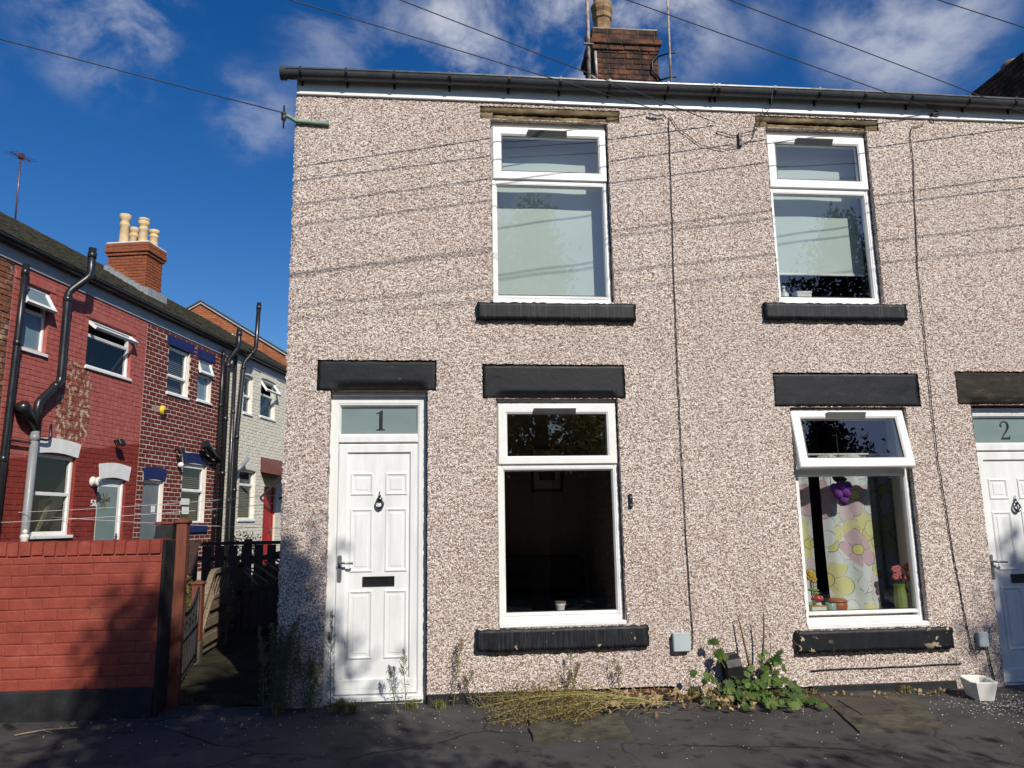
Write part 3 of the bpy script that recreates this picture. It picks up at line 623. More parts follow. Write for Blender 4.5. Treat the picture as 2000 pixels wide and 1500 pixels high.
for hs_, xa, xb in ((house1, -1.195, 2.04), (house2, 2.04, 6.3)):
    b = MB(); pts = [(0.004, -.3), (8, -.3), (8, EAVE), (4, 7.45), (0.004, EAVE)]
    b.prism(pts, xa+.004, xa+.24, 'x'); b.prism(pts, xb-.12, xb, 'x'); b.build('side_wall', 'dash', hs_)
    b = MB(); b.box(xa+.24, 7.8, -.3, xb-.12, 8.0, EAVE); b.build('rear_wall', 'dash', hs_)
    # roof with slate courses
    rf = MB(); n = 22
    for side in (0, 1):
        for k in range(n):
            t0, t1 = k/n, (k+1)/n
            ya, yb_ = (-.09+4.09*t0, -.09+4.09*t1+.06) if side == 0 else (8.09-4.09*t0, 8.09-4.09*t1-.06)
            za, zb = 5.235+2.33*t0, 5.235+2.33*t1+.03
            x = xa-.05 if hs_ is house1 else xa
            rf.quad((x, ya, za+.012), (xb, ya, za+.012), (xb, yb_, zb), (x, yb_, zb)); rf.quad((x, ya, za), (xb, ya, za), (xb, ya, za+.012), (x, ya, za+.012))
    rf.quad((xa-.05, -.09, 5.23), (xa-.05, 4, 7.56), (xa-.05, 4, 7.5), (xa-.05, -.09, 5.17)); rf.build('roof', 'slate', hs_)
    # fascia and half round gutter with its brackets
    b = MB(); b.box(xa, -.024, 5.046, xb, .03, 5.215, .004); b.build('fascia', 'upvc', hs_)
    g = MB(); g0 = xa-.115 if hs_ is house1 else xa; gc = (-.092, 5.205); ro, ri = .062, .056
    arc = [(gc[0]+ro*math.cos(a), gc[1]+ro*math.sin(a)) for a in np.linspace(math.pi, 2*math.pi, 15)]
    arc = [(arc[0][0]-.004, arc[0][1]+.014), (arc[0][0]-.004, arc[0][1]+.001)]+arc+[(arc[-1][0], arc[-1][1]+.014)]
    inn_ = [(gc[0]+ri*math.cos(a), gc[1]+ri*math.sin(a)) for a in np.linspace(2*math.pi, math.pi, 15)]; inn_ = [(inn_[0][0], inn_[0][1]+.014)]+inn_+[(inn_[-1][0]+.002, inn_[-1][1]+.014)]
    sag = lambda x: 0.008*math.sin((x-xa)*1.1)
    L = arc+inn_; seg = 12; st = len(g.v)
    for k in range(seg+1):
        x = g0+(xb-g0)*k/seg; g.v += [(x, y, z+sag(x)) for y, z in L]
    m = len(L)
    for k in range(seg):
        for q in range(m): g.f.append((st+k*m+q, st+k*m+(q+1) % m, st+(k+1)*m+(q+1) % m, st+(k+1)*m+q)); g.sm.append(2 <= q < 16)
    gut = g.build('gutter', 'gutter', hs_)
    if hs_ is house1:
        e = MB(); e.prism([(y, z) for y, z in [(gc[0]+.072*math.cos(a), gc[1]+.072*math.sin(a)) for a in np.linspace(math.pi, 2*math.pi, 13)]+[(gc[0]+.072, gc[1]+.018), (gc[0]-.072, gc[1]+.018)]], g0-.012, g0+.035, 'x'); e.build('stop_end', 'gutter', gut)
        sh = MB(); sh.box(-1.205, -.03, 5.03, -1.185, 4, 5.2); 
    bx = [-1.147, -.761, -.352, .129, .654, 1.112, 1.558] if hs_ is house1 else [2.091, 2.515, 2.563, 3.092, 3.52, 3.963, 4.425, 4.993, 5.46, 5.95]
    for x in bx:
        c = MB(); w = .011; A = [(gc[0]+.068*math.cos(a), gc[1]+sag(x)+.068*math.sin(a)) for a in np.linspace(math.pi, 2*math.pi, 11)]; B = [(gc[0]+.0625*math.cos(a), gc[1]+sag(x)+.0625*math.sin(a)) for a in np.linspace(2*math.pi, math.pi, 11)]
        A = [(A[0][0], A[0][1]+.022), *A]; B = [*B, (B[-1][0]+.008, B[-1][1]+.022)]
        c.prism(A+B, x-w, x+w, 'x'); c.box(x-.008, -.034, 5.12, x+.008, -.024, 5.2); c.build('gutter_bracket', 'blackplastic', gut)
    # black painted plinth
pl = MB(); pl.box(-0.05, -.022, -.12, 0.70, .05, .052, .006); pl.build('plinth', 'blackflat', house1)
pl = MB(); pl.box(-1.19, -.002, -.12, -0.84, .05, .05, .003); pl.build('plinth', 'dash', house1)
pl = MB(); pl.box(3.05, -.024, -.15, 4.30, .05, .004, .006); pl.build('plinth', 'blackflat', house2)
pl = MB(); pl.box(4.3, -.004, -.15, 4.735, .05, .004, .003); pl.build('plinth', 'dash', house2)
for hs_, xa, xb in ((house1, .70, 2.04), (house2, 2.04, 3.05)):
    b = MB(); b.box(xa, .030, -.15, xb, .09, .05); bk = b.build('footing', 'darkmortar', hs_)
    lay_bricks(bk, 'soot_shade_brick', xa, xb, -.115, .045, .215, .066, .010, y=.030, proud=.012)
# lintels and sills
def stone_lintel(h, x0, x1, z0, xa, xb):
    o = rough_block(h, 'lintel', x0, x1, z0+.058, 5.046, .006, .16, 'sandstone', .004)
    rough_block(o, 'lower_lip', xa, xb, z0-.004, z0+.040, .020, .16, 'sandstone', .004)
    rough_block(o, 'lintel_end', x0, xa-.002, z0, z0+.057, .007, .16, 'sandstone', .003); rough_block(o, 'lintel_end', xb+.002, x1, z0, z0+.057, .007, .16, 'sandstone', .003)
rough_block(house1, 'lintel', *(-.952, .016, 2.434, 2.684), .010, .16, 'blackpaint', .004, (-.80, -.09, .05, .05))
stone_lintel(house1, .404, 1.664, 4.894, .52, 1.55)
rough_block(house1, 'lintel', .402, 1.614, 2.369, 2.655, .010, .16, 'blackpaint', .004, (.54, 1.50, .045, .045))
stone_lintel(house2, 2.948, 4.142, 4.906, 3.06, 4.02)
rough_block(house2, 'lintel', 2.927, 4.266, 2.298, 2.592, .010, .16, 'blackpaint', .006)
rough_block(house2, 'lintel', 4.620, 5.735, 2.316, 2.610, .010, .16, 'darkstone', .006, (4.76, 5.60, .05, .05))
def stone_sill(h, x0, x1, z0, z1, m='brushedpaint'):
    rough_block(h, 'sill', x0, x1, z0, z1, -.05, .02, m, .0055)
stone_sill(house1, .360, 1.722, 3.040, 3.186); stone_sill(house1, .333, 1.708, .358, .522)
stone_sill(house2, 2.885, 4.200, 3.070, 3.214); stone_sill(house2, 2.940, 4.290, .266, .436, 'chippedpaint')
# windows: outer frame, lower pane, top sash, its pane (metres)
window(house1, .500, 1.545, 3.206, 4.846, .05, (.536, 1.512, 3.286, 4.304), (.512, 1.540, 4.338, 4.838), (.594, 1.470, 4.420, 4.756))
window(house2, 3.046, 4.020, 3.232, 4.862, .05, (3.084, 3.975, 3.306, 4.292), (3.058, 4.014, 4.332, 4.854), (3.140, 3.940, 4.420, 4.770))
window(house1, .518, 1.538, .560, 2.340, .05, (.566, 1.496, .640, 1.786), (.528, 1.532, 1.820, 2.332), (.608, 1.450, 1.892, 2.242))
window(house2, 3.062, 4.116, .480, 2.290, .05, (3.108, 4.080, .580, 1.714), (3.074, 4.108, 1.748, 2.270), (3.158, 4.026, 1.832, 2.190), open_deg=13)
for h, x0, x1, z0, z1 in ((house1, .515, 1.545, .526, .562), (house1, .497, 1.548, 3.188, 3.207), (house2, 3.060, 4.128, .440, .482), (house2, 3.043, 4.026, 3.216, 3.233)):
    b = MB(); b.box(x0, -.006, z0, x1, .12, z1, .006); b.build('sub_sill', 'upvc', h)
for h, x0, x1, z0, z1 in ((house1, .50, 1.545, 4.847, 4.888), (house2, 3.046, 4.02, 4.863, 4.902), (house1, .518, 1.538, 2.341, 2.37), (house1, -.838, -.056, 2.395, 2.434)):
    b = MB(); b.box(x0, .045, z0, x1, .13, z1, .008); b.build('packing_strip', 'cream', h)
# rooms behind the glass
def room(h, x0, x1, z0, z1, y1, mat, y0=.135):
    b = MB()
    b.quad((x0, y1, z0), (x1, y1, z0), (x1, y1, z1), (x0, y1, z1)); b.quad((x0, y0, z0), (x0, y1, z0), (x0, y1, z1), (x0, y0, z1)); b.quad((x1, y0, z0), (x1, y0, z1), (x1, y1, z1), (x1, y1, z0))
    b.quad((x0, y0, z0), (x1, y0, z0), (x1, y1, z0), (x0, y1, z0)); b.quad((x0, y0, z1), (x0, y1, z1), (x1, y1, z1), (x1, y0, z1)); b.build('room', mat, h)
def liner(h, x0, x1, z0, z1, mat='roomwhite'):
    b = MB(); y0, y1 = .121, .30
    b.quad((x0, y0, z0), (x0, y1, z0), (x0, y1, z1), (x0, y0, z1)); b.quad((x1, y0, z0), (x1, y0, z1), (x1, y1, z1), (x1, y1, z0)); b.quad((x0, y0, z1), (x0, y1, z1), (x1, y1, z1), (x1, y0, z1))
    b.box(x0-.03, y0, z0-.03, x1+.03, y1+.02, z0); b.build('window_board', mat, h)
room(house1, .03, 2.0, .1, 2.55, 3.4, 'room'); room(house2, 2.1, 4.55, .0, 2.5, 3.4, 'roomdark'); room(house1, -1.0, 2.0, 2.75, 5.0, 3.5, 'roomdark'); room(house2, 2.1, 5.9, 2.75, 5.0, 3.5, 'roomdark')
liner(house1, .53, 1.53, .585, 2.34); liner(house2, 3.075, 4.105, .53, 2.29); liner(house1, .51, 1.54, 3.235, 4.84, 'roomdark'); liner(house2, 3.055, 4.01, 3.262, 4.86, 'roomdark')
def back_fill(h, x0, x1, z0, z1, hole):
    b = wall_cells(x0, x1, z0, z1, [hole], .132, .002); b.build('inner_wall', 'roomwhite', h)
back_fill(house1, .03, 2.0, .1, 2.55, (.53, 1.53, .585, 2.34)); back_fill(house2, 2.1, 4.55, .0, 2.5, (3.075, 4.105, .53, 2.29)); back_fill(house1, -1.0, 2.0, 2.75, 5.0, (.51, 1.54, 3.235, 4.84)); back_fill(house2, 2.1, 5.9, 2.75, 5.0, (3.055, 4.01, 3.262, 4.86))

# doors
def numeral(parent, pts, y, name='house_number'):
    return MB().prism(pts, y-.002, y, 'y').build(name, 'sticker', parent)
def ribbon(path, widths):
    L, Rr = [], []
    for i, p in enumerate(path):
        a, c = path[max(i-1, 0)], path[min(i+1, len(path)-1)]; dx, dz = c[0]-a[0], c[1]-a[1]; l = math.hypot(dx, dz) or 1
        L.append((p[0]-dz/l*widths[i], p[1]+dx/l*widths[i])); Rr.append((p[0]+dz/l*widths[i], p[1]-dx/l*widths[i]))
    return L, Rr
def front_door(h, dx, dz, num):
    """coordinates as measured on door 1, moved by dx, dz for its neighbour"""
    X = lambda x: x+dx; Z = lambda z: z+dz
    yf, yb = .075, .15
    fr = MB(); fr.ring(X(-.852), Z(-.03), X(-.060), Z(2.400), frame_prof(.075, yf, yb)); fr.box(X(-.78), yf+.002, Z(2.012), X(-.13), yb-.002, Z(2.074), .008); fr.box(X(-.80), yf-.03, Z(.0), X(-.08), yb, Z(.046), .008)
    d = fr.build('front_door', 'doorwhite', h)
    pn = MB(); pn.quad((X(-.78), .112, Z(2.065)), (X(-.13), .112, Z(2.065)), (X(-.13), .112, Z(2.33)), (X(-.78), .112, Z(2.33))); pn.build('fanlight', 'frost', d)
    b = MB(); b.ring(X(-.790), Z(2.060), X(-.118), Z(2.338), [(0, .12), (0, yf+.006), (.012, yf+.004), (.028, yf+.03), (.028, .12)]); b.build('fanlight_bead', 'doorwhite', d)
    lf = MB(); lf.ring(X(-.775), Z(.052), X(-.122), Z(2.004), [(0, .14), (0, yf+.018), (.006, yf+.012), (.068, yf+.012), (.074, yf+.02), (.074, yf+.034), (.074, .14)])
    lf.box(X(-.775), yf+.010, Z(.09), X(-.122), .13, Z(.165), .006)
    leaf = lf.build('leaf', 'doorwhite', d)
    sl = MB(); ys = yf+.030; sl.box(X(-.71), ys, Z(.15), X(-.19), .13, Z(1.94)); sl.build('slab', 'doorwhite', d)
    for x0, x1, z0, z1 in ((-.676, -.490, 1.585, 1.770), (-.397, -.213, 1.585, 1.770), (-.676, -.488, .975, 1.483), (-.396, -.212, .975, 1.483), (-.680, -.482, .310, .838), (-.397, -.208, .310, .838)):
        m = MB(); m.ring(X(x0), Z(z0), X(x1), Z(z1), [(0, ys+.004), (.004, ys-.006), (.012, ys-.009), (.022, ys-.004), (.030, ys+.010), (.036, ys+.012), (.036, ys+.02)], False)
        m.add([(X(x0+.034), ys+.013, Z(z0+.034)), (X(x1-.034), ys+.013, Z(z0+.034)), (X(x1-.034), ys+.013, Z(z1-.034)), (X(x0+.034), ys+.013, Z(z1-.034)), (X(x0+.046), ys-.004, Z(z0+.046)), (X(x1-.046), ys-.004, Z(z0+.046)), (X(x1-.046), ys-.004, Z(z1-.046)), (X(x0+.046), ys-.004, Z(z1-.046))],
              [(4, 5, 6, 7), (0, 1, 5, 4), (1, 2, 6, 5), (2, 3, 7, 6), (3, 0, 4, 7)])
        m.build('door_panel', 'doorwhite', d)
    m = MB(); m.ring(X(-.566), Z(.867), X(-.314), Z(.942), [(0, ys), (0, ys-.010), (.004, ys-.013), (.014, ys-.012), (.016, ys-.006), (.016, ys)]); m.box(X(-.552), ys-.008, Z(.881), X(-.328), ys+.001, Z(.928), .003); m.build('letter_plate', 'blackplastic', d)
    k = MB(); c = (X(-.440), ys, Z(1.53))
    k.lathe([(.004, 0), (.012, .004), (.013, .018), (.006, .028)], (c[0], ys, c[2]+.02), 12, 'y'); k.ball((c[0], ys-.012, c[2]+.050), .011, (1, .8, 1.5)); k.ball((c[0], ys-.012, c[2]+.078), .005, (1, .8, 1.8))
    k.ball((c[0], ys-.013, c[2]+.022), .021, (1.2, .6, .9))
    k.tube([(c[0]+.029*math.sin(a), ys-.016-.008*(1-math.cos(a))*.5, c[2]-.012+.036*math.cos(a)) for a in np.linspace(0.25, 2*math.pi-.25, 18)], .008, 8, rad=[.004+.0065*(1-math.cos(a))*.5+.001 for a in np.linspace(0.25, 2*math.pi-.25, 18)])
    k.ball((c[0], ys-.024, c[2]-.050), .011); k.build('knocker', 'chrome', d)
    hd = MB(); yh = yf+.010; hd.add(*(lambda b_: (b_.v, b_.f))(MB().box(X(-.765), yh-.012, Z(.906), X(-.730), yh+.004, Z(1.113), .010)))
    hd.tube([(X(-.748), yh-.005, Z(1.055)), (X(-.748), yh-.045, Z(1.055)), (X(-.735), yh-.052, Z(1.055)), (X(-.637), yh-.050, Z(1.050))], .0095, 8); hd.lathe([(.010, 0), (.010, .008)], (X(-.748), yh-.008, Z(.955)), 10, 'y'); hd.build('handle', 'handlegrey', d)
    if num == 1:
        x, z, s = X(-.444), Z(2.117), .168
        P = [(-.21, 0), (.23, 0), (.23, .045), (.115, .075), (.115, 1.0), (.05, 1.0), (-.03, .93), (-.20, .86), (-.20, .82), (-.06, .84), (-.06, .075), (-.21, .045)]
        numeral(d, [(x+a*s, z+c_*s) for a, c_ in P], .1118)
    else:
        x, z, s = X(-.444), Z(2.117), .168
        path = [(-.235, .70), (-.22, .80), (-.13, .93), (.02, .97), (.16, .90), (.215, .76), (.17, .58), (.03, .38), (-.12, .20), (-.20, .06)]
        Lp, Rp = ribbon(path, [.030, .03, .03, .034, .055, .07, .06, .04, .03, .03]); b = MB()
        for q in range(len(Lp)-1): b.prism([(x+p[0]*s, z+p[1]*s) for p in (Lp[q], Lp[q+1], Rp[q+1], Rp[q])], .1098, .1118, 'y')
        b.prism([(x+p[0]*s, z+p[1]*s) for p in [(-.26, 0), (.25, 0), (.29, .20), (.25, .20), (.20, .115), (-.20, .10), (-.26, .05)]], .1096, .1118, 'y')
        b.lathe([(.055*s, 0), (.055*s, .002)], (x-.195*s, .1118, z+.72*s), 10, 'y'); b.build('house_number', 'sticker', d)
    return d
front_door(house1, 0, 0, 1); front_door(house2, 5.560, -.105, 2)

# chimney on the ridge of house 1, bricks one by one
ch = MB(); CX0, CX1, CY0, CY1 = 2.285, 3.235, 3.60, 4.25
ch.box(CX0+.012, CY0+.012, 6.9, CX1-.012, CY1-.012, 8.32)
chim = ch.build('chimney', 'darkmortar', house1)
lay_bricks(chim, 'soot_shade_brick', CX0, CX1, 7.10, 8.05, .222, .071, .012, y=CY0+.012, proud=.014, wob=.004, cx=.05, cz=.14)
lay_bricks(chim, 'soot_shade_brick', CY0+.012, CY1-.012, 7.10, 8.05, .222, .071, .012, face='x-', other=CX0+.012, proud=.014)
lay_bricks(chim, 'soot_shade_brick', CY0+.012, CY1-.012, 7.10, 8.05, .222, .071, .012, face='x+', other=CX1-.012, proud=.014)
for zc, ex in ((8.058, .022), (8.140, .055), (8.226, .022), (8.310, .012)):
    st = MB(); st.box(CX0-ex+.012, CY0-ex+.012, zc, CX1+ex-.012, CY1+ex-.012, zc+.074); s_ = st.build('corbel_course', 'darkmortar', chim) if False else None
    b = MB(); b.box(CX0-ex+.010, CY0-ex+.010, zc-.004, CX1+ex-.010, CY1+ex-.010, zc+.076); b.build('corbel_course', 'darkmortar', chim)
    off = rng.uniform(-.1, 0)
    lay_bricks(chim, 'soot_shade_brick', CX0-ex, CX1+ex, zc, zc+.072, .222, .070, .012, y=CY0-ex+.010, proud=.013, wob=.004, cx=.05, cz=.14)
    lay_bricks(chim, 'soot_shade_brick', CY0-ex+.01, CY1+ex-.01, zc, zc+.072, .222, .070, .012, face='x-', other=CX0-ex+.010, proud=.013)
b = MB(); b.box(CX0-.01, CY0-.01, 8.385, CX1+.01, CY1+.01, 8.42, .01); n0 = len(b.v); b.ball((2.42, 3.86, 8.40), .22, (1, 1, .35)); b.ball((3.0, 3.9, 8.40), .25, (1.2, 1, .25)); b.jitter(.008).build('flaunching', 'mortarcap', chim)
def oct_ring(b, prof, c):
    b.lathe(prof, c, 8, sm=False)
p = MB(); oct_ring(p, [(.150, 0), (.145, .06), (.130, .10), (.128, .34), (.150, .36), (.152, .42), (.135, .44), (.165, .50), (.170, .57), (.125, .66), (.118, .78), (.100, .79), (.095, .60)], (2.50, 3.90, 8.38)); p.build('chimney_pot', 'tanpot', chim)
p = MB(); p.lathe([(.07, 0), (.085, .03), (.08, .06), (.03, .075)], (3.02, 3.78, 8.42), 12); p.build('flue_cap', 'ceramic', chim)

# neighbouring house whose stack stands up on the right
house3 = thing('terrace_house', 'next house along the terrace, only its chimney stack showing over the gutter, shade coloured into its left side', 'house', (8.5, 0, 0))
b = wall_cells(6.3, 12.0, -.3, EAVE, [], 0.0); b.box(6.3, .01, -.3, 12.0, 8.0, EAVE-.01); b.build('front_wall', 'dash', house3)
b = MB(); b.prism([(-.09, 5.235), (4, 7.565), (8.09, 5.235), (8.0, 5.05), (0, 5.05)], 6.3, 12.0, 'x'); b.build('roof', 'slate', house3)
b = MB(); b.box(6.302, -.024, 5.046, 12.0, -.002, 5.215, .004); b.build('fascia', 'upvc', house3)
b = MB(); b.prism([(-.092+.062*math.cos(a), 5.205+.062*math.sin(a)) for a in np.linspace(math.pi, 2*math.pi, 13)]+[(-.092+.055*math.cos(a), 5.205+.055*math.sin(a)) for a in np.linspace(2*math.pi, math.pi, 13)], 6.302, 12.0, 'x'); b.build('gutter', 'gutter', house3)
b = MB(); b.box(9.03, 3.63, 6.6, 10.1, 5.6, 8.36); c3 = b.build('chimney', 'blackflat', house3)
lay_bricks(c3, 'soot_shade_brick', 3.60, 5.6, 7.30, 8.38, .222, .071, .011, face='x-', other=9.03, proud=.012, limit=180)  # shade painted in: darker brick on this side than on the sunlit front
lay_bricks(c3, 'redbrick', 9.03, 10.1, 7.30, 8.38, .222, .071, .011, y=3.63, proud=.012, limit=120)
p = MB(); p.lathe([(.16, 0), (.155, .05), (.17, .14), (.19, .18), (.185, .32), (.15, .36)], (9.55, 4.42, 8.36), 14); p.build('chimney_pot', 'tanpot', c3)
# ------------------------------------------------------------------ things fixed to the front
def cable(path, r, name, label, mat='cable', cat='cable', seg=6, wob=0.004):
    P = [Vector(p) for p in path]; out = []
    for a, b_ in zip(P, P[1:]):
        n = max(1, int((b_-a).length/.12))
        for k in range(n): out.append(a.lerp(b_, k/n)+Vector((rng.uniform(-wob, wob), 0, rng.uniform(-wob, wob))))
    out.append(P[-1]); b = MB(); b.tube(out, r, seg); return b.build(name, mat, label=label, cat=cat, org=path[-1])
cable([(2.125, -.015, 4.96), (2.105, -.016, 4.2), (2.088, -.016, 3.36), (2.075, -.016, 2.6), (2.067, -.016, 1.84), (2.072, -.016, 1.1), (2.079, -.016, .42), (2.075, -.016, .33), (2.03, -.02, .305)], .0042, 'wall_cable', 'thin dark cable running down the wall to the grey box between the two houses')
cable([(4.60, -.02, 4.99), (4.47, -.016, 4.95), (4.44, -.016, 4.86), (4.446, -.016, 4.6), (4.40, -.016, 4.0), (4.373, -.016, 3.59), (4.36, -.016, 2.7), (4.358, -.016, 1.82), (4.40, -.016, 1.0), (4.457, -.016, .35), (4.47, -.02, .24), (4.52, -.02, .21), (4.565, -.02, .26)], .0042, 'wall_cable', 'thin dark cable left of door 2 with a loop at its foot')
cable([(4.60, -.02, .27), (4.62, -.016, .12), (4.64, -.016, -.02)], .006, 'wall_cable', 'short dark cable dropping from the small grey box beside door 2 to the ground')
cable([(3.05, -.016, .125), (3.6, -.016, .13), (4.2, -.016, .135), (4.36, -.016, .135)], .0045, 'wall_cable', 'thin cable lying along the foot of the wall under the floral curtain window')
cable([(3.07, -.15, 5.24), (3.05, -.13, 5.05), (2.93, -.03, 4.86), (2.72, -.02, 4.80), (2.56, -.018, 4.84)], .004, 'wall_cable', 'looped cable hanging from the gutter down to the wall beside the right upstairs window')
cable([(2.95, -.018, 4.95), (2.90, -.018, 4.78), (2.80, -.018, 4.71), (2.62, -.018, 4.66), (2.40, -.018, 4.70), (2.2, -.018, 4.86), (2.14, -.018, 4.97)], .0035, 'wall_cable', 'thin slack cable looping across the wall between the two upstairs windows')
def meter_box(x0, x1, z0, z1, dep, label):
    t_ = thing('meter_box', label, 'junction box', ((x0+x1)/2, 0, z0))
    b = MB(); b.box(x0+.004, -dep+.012, z0+.004, x1-.004, 0, z1-.004, .006); b.build('back_box', 'meterbox', t_)
    b = MB(); b.box(x0, -dep, z0, x1, -dep+.016, z1, .006); b.build('lid', 'meterbox', t_)
meter_box(1.905, 2.046, .312, .458, .06, 'larger grey plastic box on the wall between the two houses')
meter_box(4.518, 4.608, .264, .386, .05, 'small grey plastic box on the wall beside door 2')
t_ = thing('doorbell', 'small black doorbell camera on the wall right of the lower left window', 'doorbell', (1.617, 0, 1.45))
b = MB(); b.box(1.600, -.028, 1.448, 1.634, -.003, 1.568, .010); b.build('case', 'blackplastic', t_)
b = MB(); b.lathe([(.010, 0), (.010, .004)], (1.617, -.028, 1.54), 12, 'y'); b.lathe([(.009, 0), (.009, .004)], (1.617, -.028, 1.475), 12, 'y'); b.build('button', 'handlegrey', t_)
t_ = thing('cable_clip', 'small dark vertical fitting high on the wall left of the right upstairs window', 'cable fitting', (2.778, 0, 4.70))
b = MB(); b.box(2.764, -.030, 4.705, 2.792, -.004, 4.832, .006); b.build('body', 'iron', t_); b = MB(); b.box(2.760, -.034, 4.700, 2.796, -.004, 4.718, .004); b.build('foot', 'iron', t_)
# black hooded vent at the foot of the wall
t_ = thing('vent_cowl', 'black hooded vent cowl leaning out of the wall foot among the green leaves', 'vent', (2.39, 0, .02))
b = MB(); w = .060; prof = [(-.012, .02), (-.14, .03), (-.145, .20), (-.13, .255), (-.09, .285), (-.05, .285), (-.012, .265)]
st = len(b.v); b.prism(prof, 2.33, 2.33+2*w, 'x'); b.xf(Matrix.Translation((2.39, 0, .02)) @ Matrix.Rotation(R(-7), 4, 'Y') @ Matrix.Translation((-2.39, 0, -.02)), st); b.build('hood', 'blackplastic', t_)
b = MB(); b.box(2.322, -.016, .01, 2.458, -.002, .285, .004)
b.xf(Matrix.Translation((2.39, 0, .02)) @ Matrix.Rotation(R(-7), 4, 'Y') @ Matrix.Translation((-2.39, 0, -.02))).build('back_plate', 'iron', t_)
# bracket and insulator at the top left corner
t_ = thing('wire_bracket', 'verdigris green bracket with a dark insulator at the top left corner of the wall', 'bracket', (-1.1, 0, 4.78))
b = MB(); b.tube([(-.91, -.022, 4.772), (-1.1, -.024, 4.782), (-1.19, -.028, 4.785), (-1.25, -.05, 4.815), (-1.285, -.06, 4.815)], .017, 6); b.build('arm', 'greenbracket', t_)
b = MB(); b.lathe([(.006, -.12), (.008, -.06), (.022, -.04), (.024, -.02), (.012, -.01), (.024, .0), (.022, .02), (.010, .03), (.006, .09)], (-1.287, -.06, 4.82), 10); b.build('insulator', 'rustpole' if False else 'iron', t_)
# poles strapped to the chimney stack
def mast(x, y, z0, label, lean, pole_r=.018):
    t_ = thing('aerial_mast', label, 'aerial mast', (x, y, z0))
    b = MB(); b.tube([(x, y, z0), (x+lean, y, z0+2.2)], pole_r, 10); b.build('pole', 'rustpole', t_)
    return t_
m1 = mast(2.17, 3.45, 7.45, 'weathered pale pole strapped to the left side of the front chimney stack', .02, .026)
b = MB(); b.tube([(2.17, 3.42, 8.01), (2.22, 3.44, 8.01), (2.27, 3.62, 8.01)], .012, 6); b.box(2.10, 3.40, 8.0, 2.24, 3.425, 8.02); b.build('clamp', 'iron', m1)
b = MB(); b.tube([(2.30, 3.57, 8.0), (2.31, 3.57, 7.55)], .02, 8); b.tube([(2.19, 3.45, 7.55), (2.31, 3.57, 7.55)], .02, 6); b.build('strap', 'rustpole', m1)
m2 = mast(3.37, 3.5, 7.3, 'rusty white pole bracketed off the right side of the front chimney stack', .03, .017)
b = MB()
for z in (7.60, 7.98):
    b.tube([(3.45, 3.48, z), (3.36, 3.50, z), (3.22, 3.60, z)], .013, 6)
b.tube([(3.22, 3.57, 7.98), (3.13, 3.565, 7.87), (3.13, 3.565, 7.74), (3.24, 3.57, 7.60)], .014, 6); b.build('bracket', 'iron', m2)

# ------------------------------------------------------------------ wires from a pole down the street
POLE = Vector((-24.0, -9.2, 7.0))
def wire(a, q, label, sag=.25, r=.0042):
    a = Vector(a); q = Vector(q); n = 40; P = []
    for k in range(n+1):
        t_ = k/n; p = a.lerp(q, t_); p.z -= sag*4*t_*(1-t_); P.append(p)
    b = MB(); b.tube(P, r, 6); return b.build('overhead_wire', 'cable', label=label, cat='wire', group='overhead telephone wires', org=tuple(a))
wire((-1.287, -.06, 4.84), (-24.02, -9.16, 6.92), 'wire running from the corner bracket off to the left over the alley', .30, .0045)
wire((1.935, -.05, 5.03), (-24.1, -8.98, 6.68), 'overhead wire ending at the eaves just right of the left upstairs window', .10)
wire((2.55, -.03, 4.92), (-23.6, -9.94, 8.01), 'overhead wire passing in front of the chimney stack to the wall below the gutter', .10)
wire((4.71, -.05, 5.12), (-23.94, -9.35, 7.17), 'overhead wire ending at the fascia right of the right upstairs window', .10)
wire((5.75, -.06, 5.07), (-23.86, -9.55, 7.37), 'overhead wire meeting the gutter at the right edge of the photo', .10)
wire((9.0, -.05, 5.10), (-24.19, -8.56, 6.38), 'overhead wire cutting the top right corner of the sky', .10)
wire((10.3, -.05, 5.12), (-24.1, -8.7, 6.75), 'highest overhead wire just clipping the top right corner', .05)
wire((13.0, -.05, 5.12), (-24.0, -8.9, 7.5), 'overhead wire going on above the top of the photo to the next houses', .3)
wire((16.0, -.05, 5.12), (-24.0, -9.0, 7.9), 'overhead wire going on to the far end of the terrace', .3)
t_ = thing('telegraph_pole', 'brown timber telegraph pole down the street carrying the wires', 'pole', (-24, -9.2, -.3))
b = MB(); b.tube([(-24, -9.2, -.3), (-24, -9.2, 8.3)], .13, 10, rad=[.15, .11]); b.build('trunk', 'bark', t_)
b = MB(); b.box(-24.6, -9.3, 7.0, -23.4, -9.2, 7.12); b.build('crossarm', 'bark', t_)
# small coils and fittings where the wires meet the wall
t_ = thing('wire_anchor', 'small dark hook and coil on the fascia where the right wire ends', 'wire fitting', (4.71, -.03, 5.08))
b = MB(); b.tube([(4.71+.03*math.cos(a), -.05, 5.08+.03*math.sin(a)) for a in np.linspace(0, 5.5, 12)], .006, 6); b.tube([(4.66, -.03, 5.08), (4.74, -.05, 5.09)], .010, 6); b.build('hook', 'iron', t_)
t_ = thing('wire_anchor', 'small pale connector and hook under the fascia right of the left upstairs window', 'wire fitting', (1.95, -.03, 4.98))
b = MB(); b.tube([(1.93, -.04, 4.985), (2.02, -.035, 4.965)], .012, 6); b.build('connector', 'meterbox', t_)
b = MB(); b.tube([(2.02, -.03, 4.965), (2.07, -.03, 4.975), (2.09, -.03, 4.95)], .006, 6); b.build('hook', 'iron', t_)

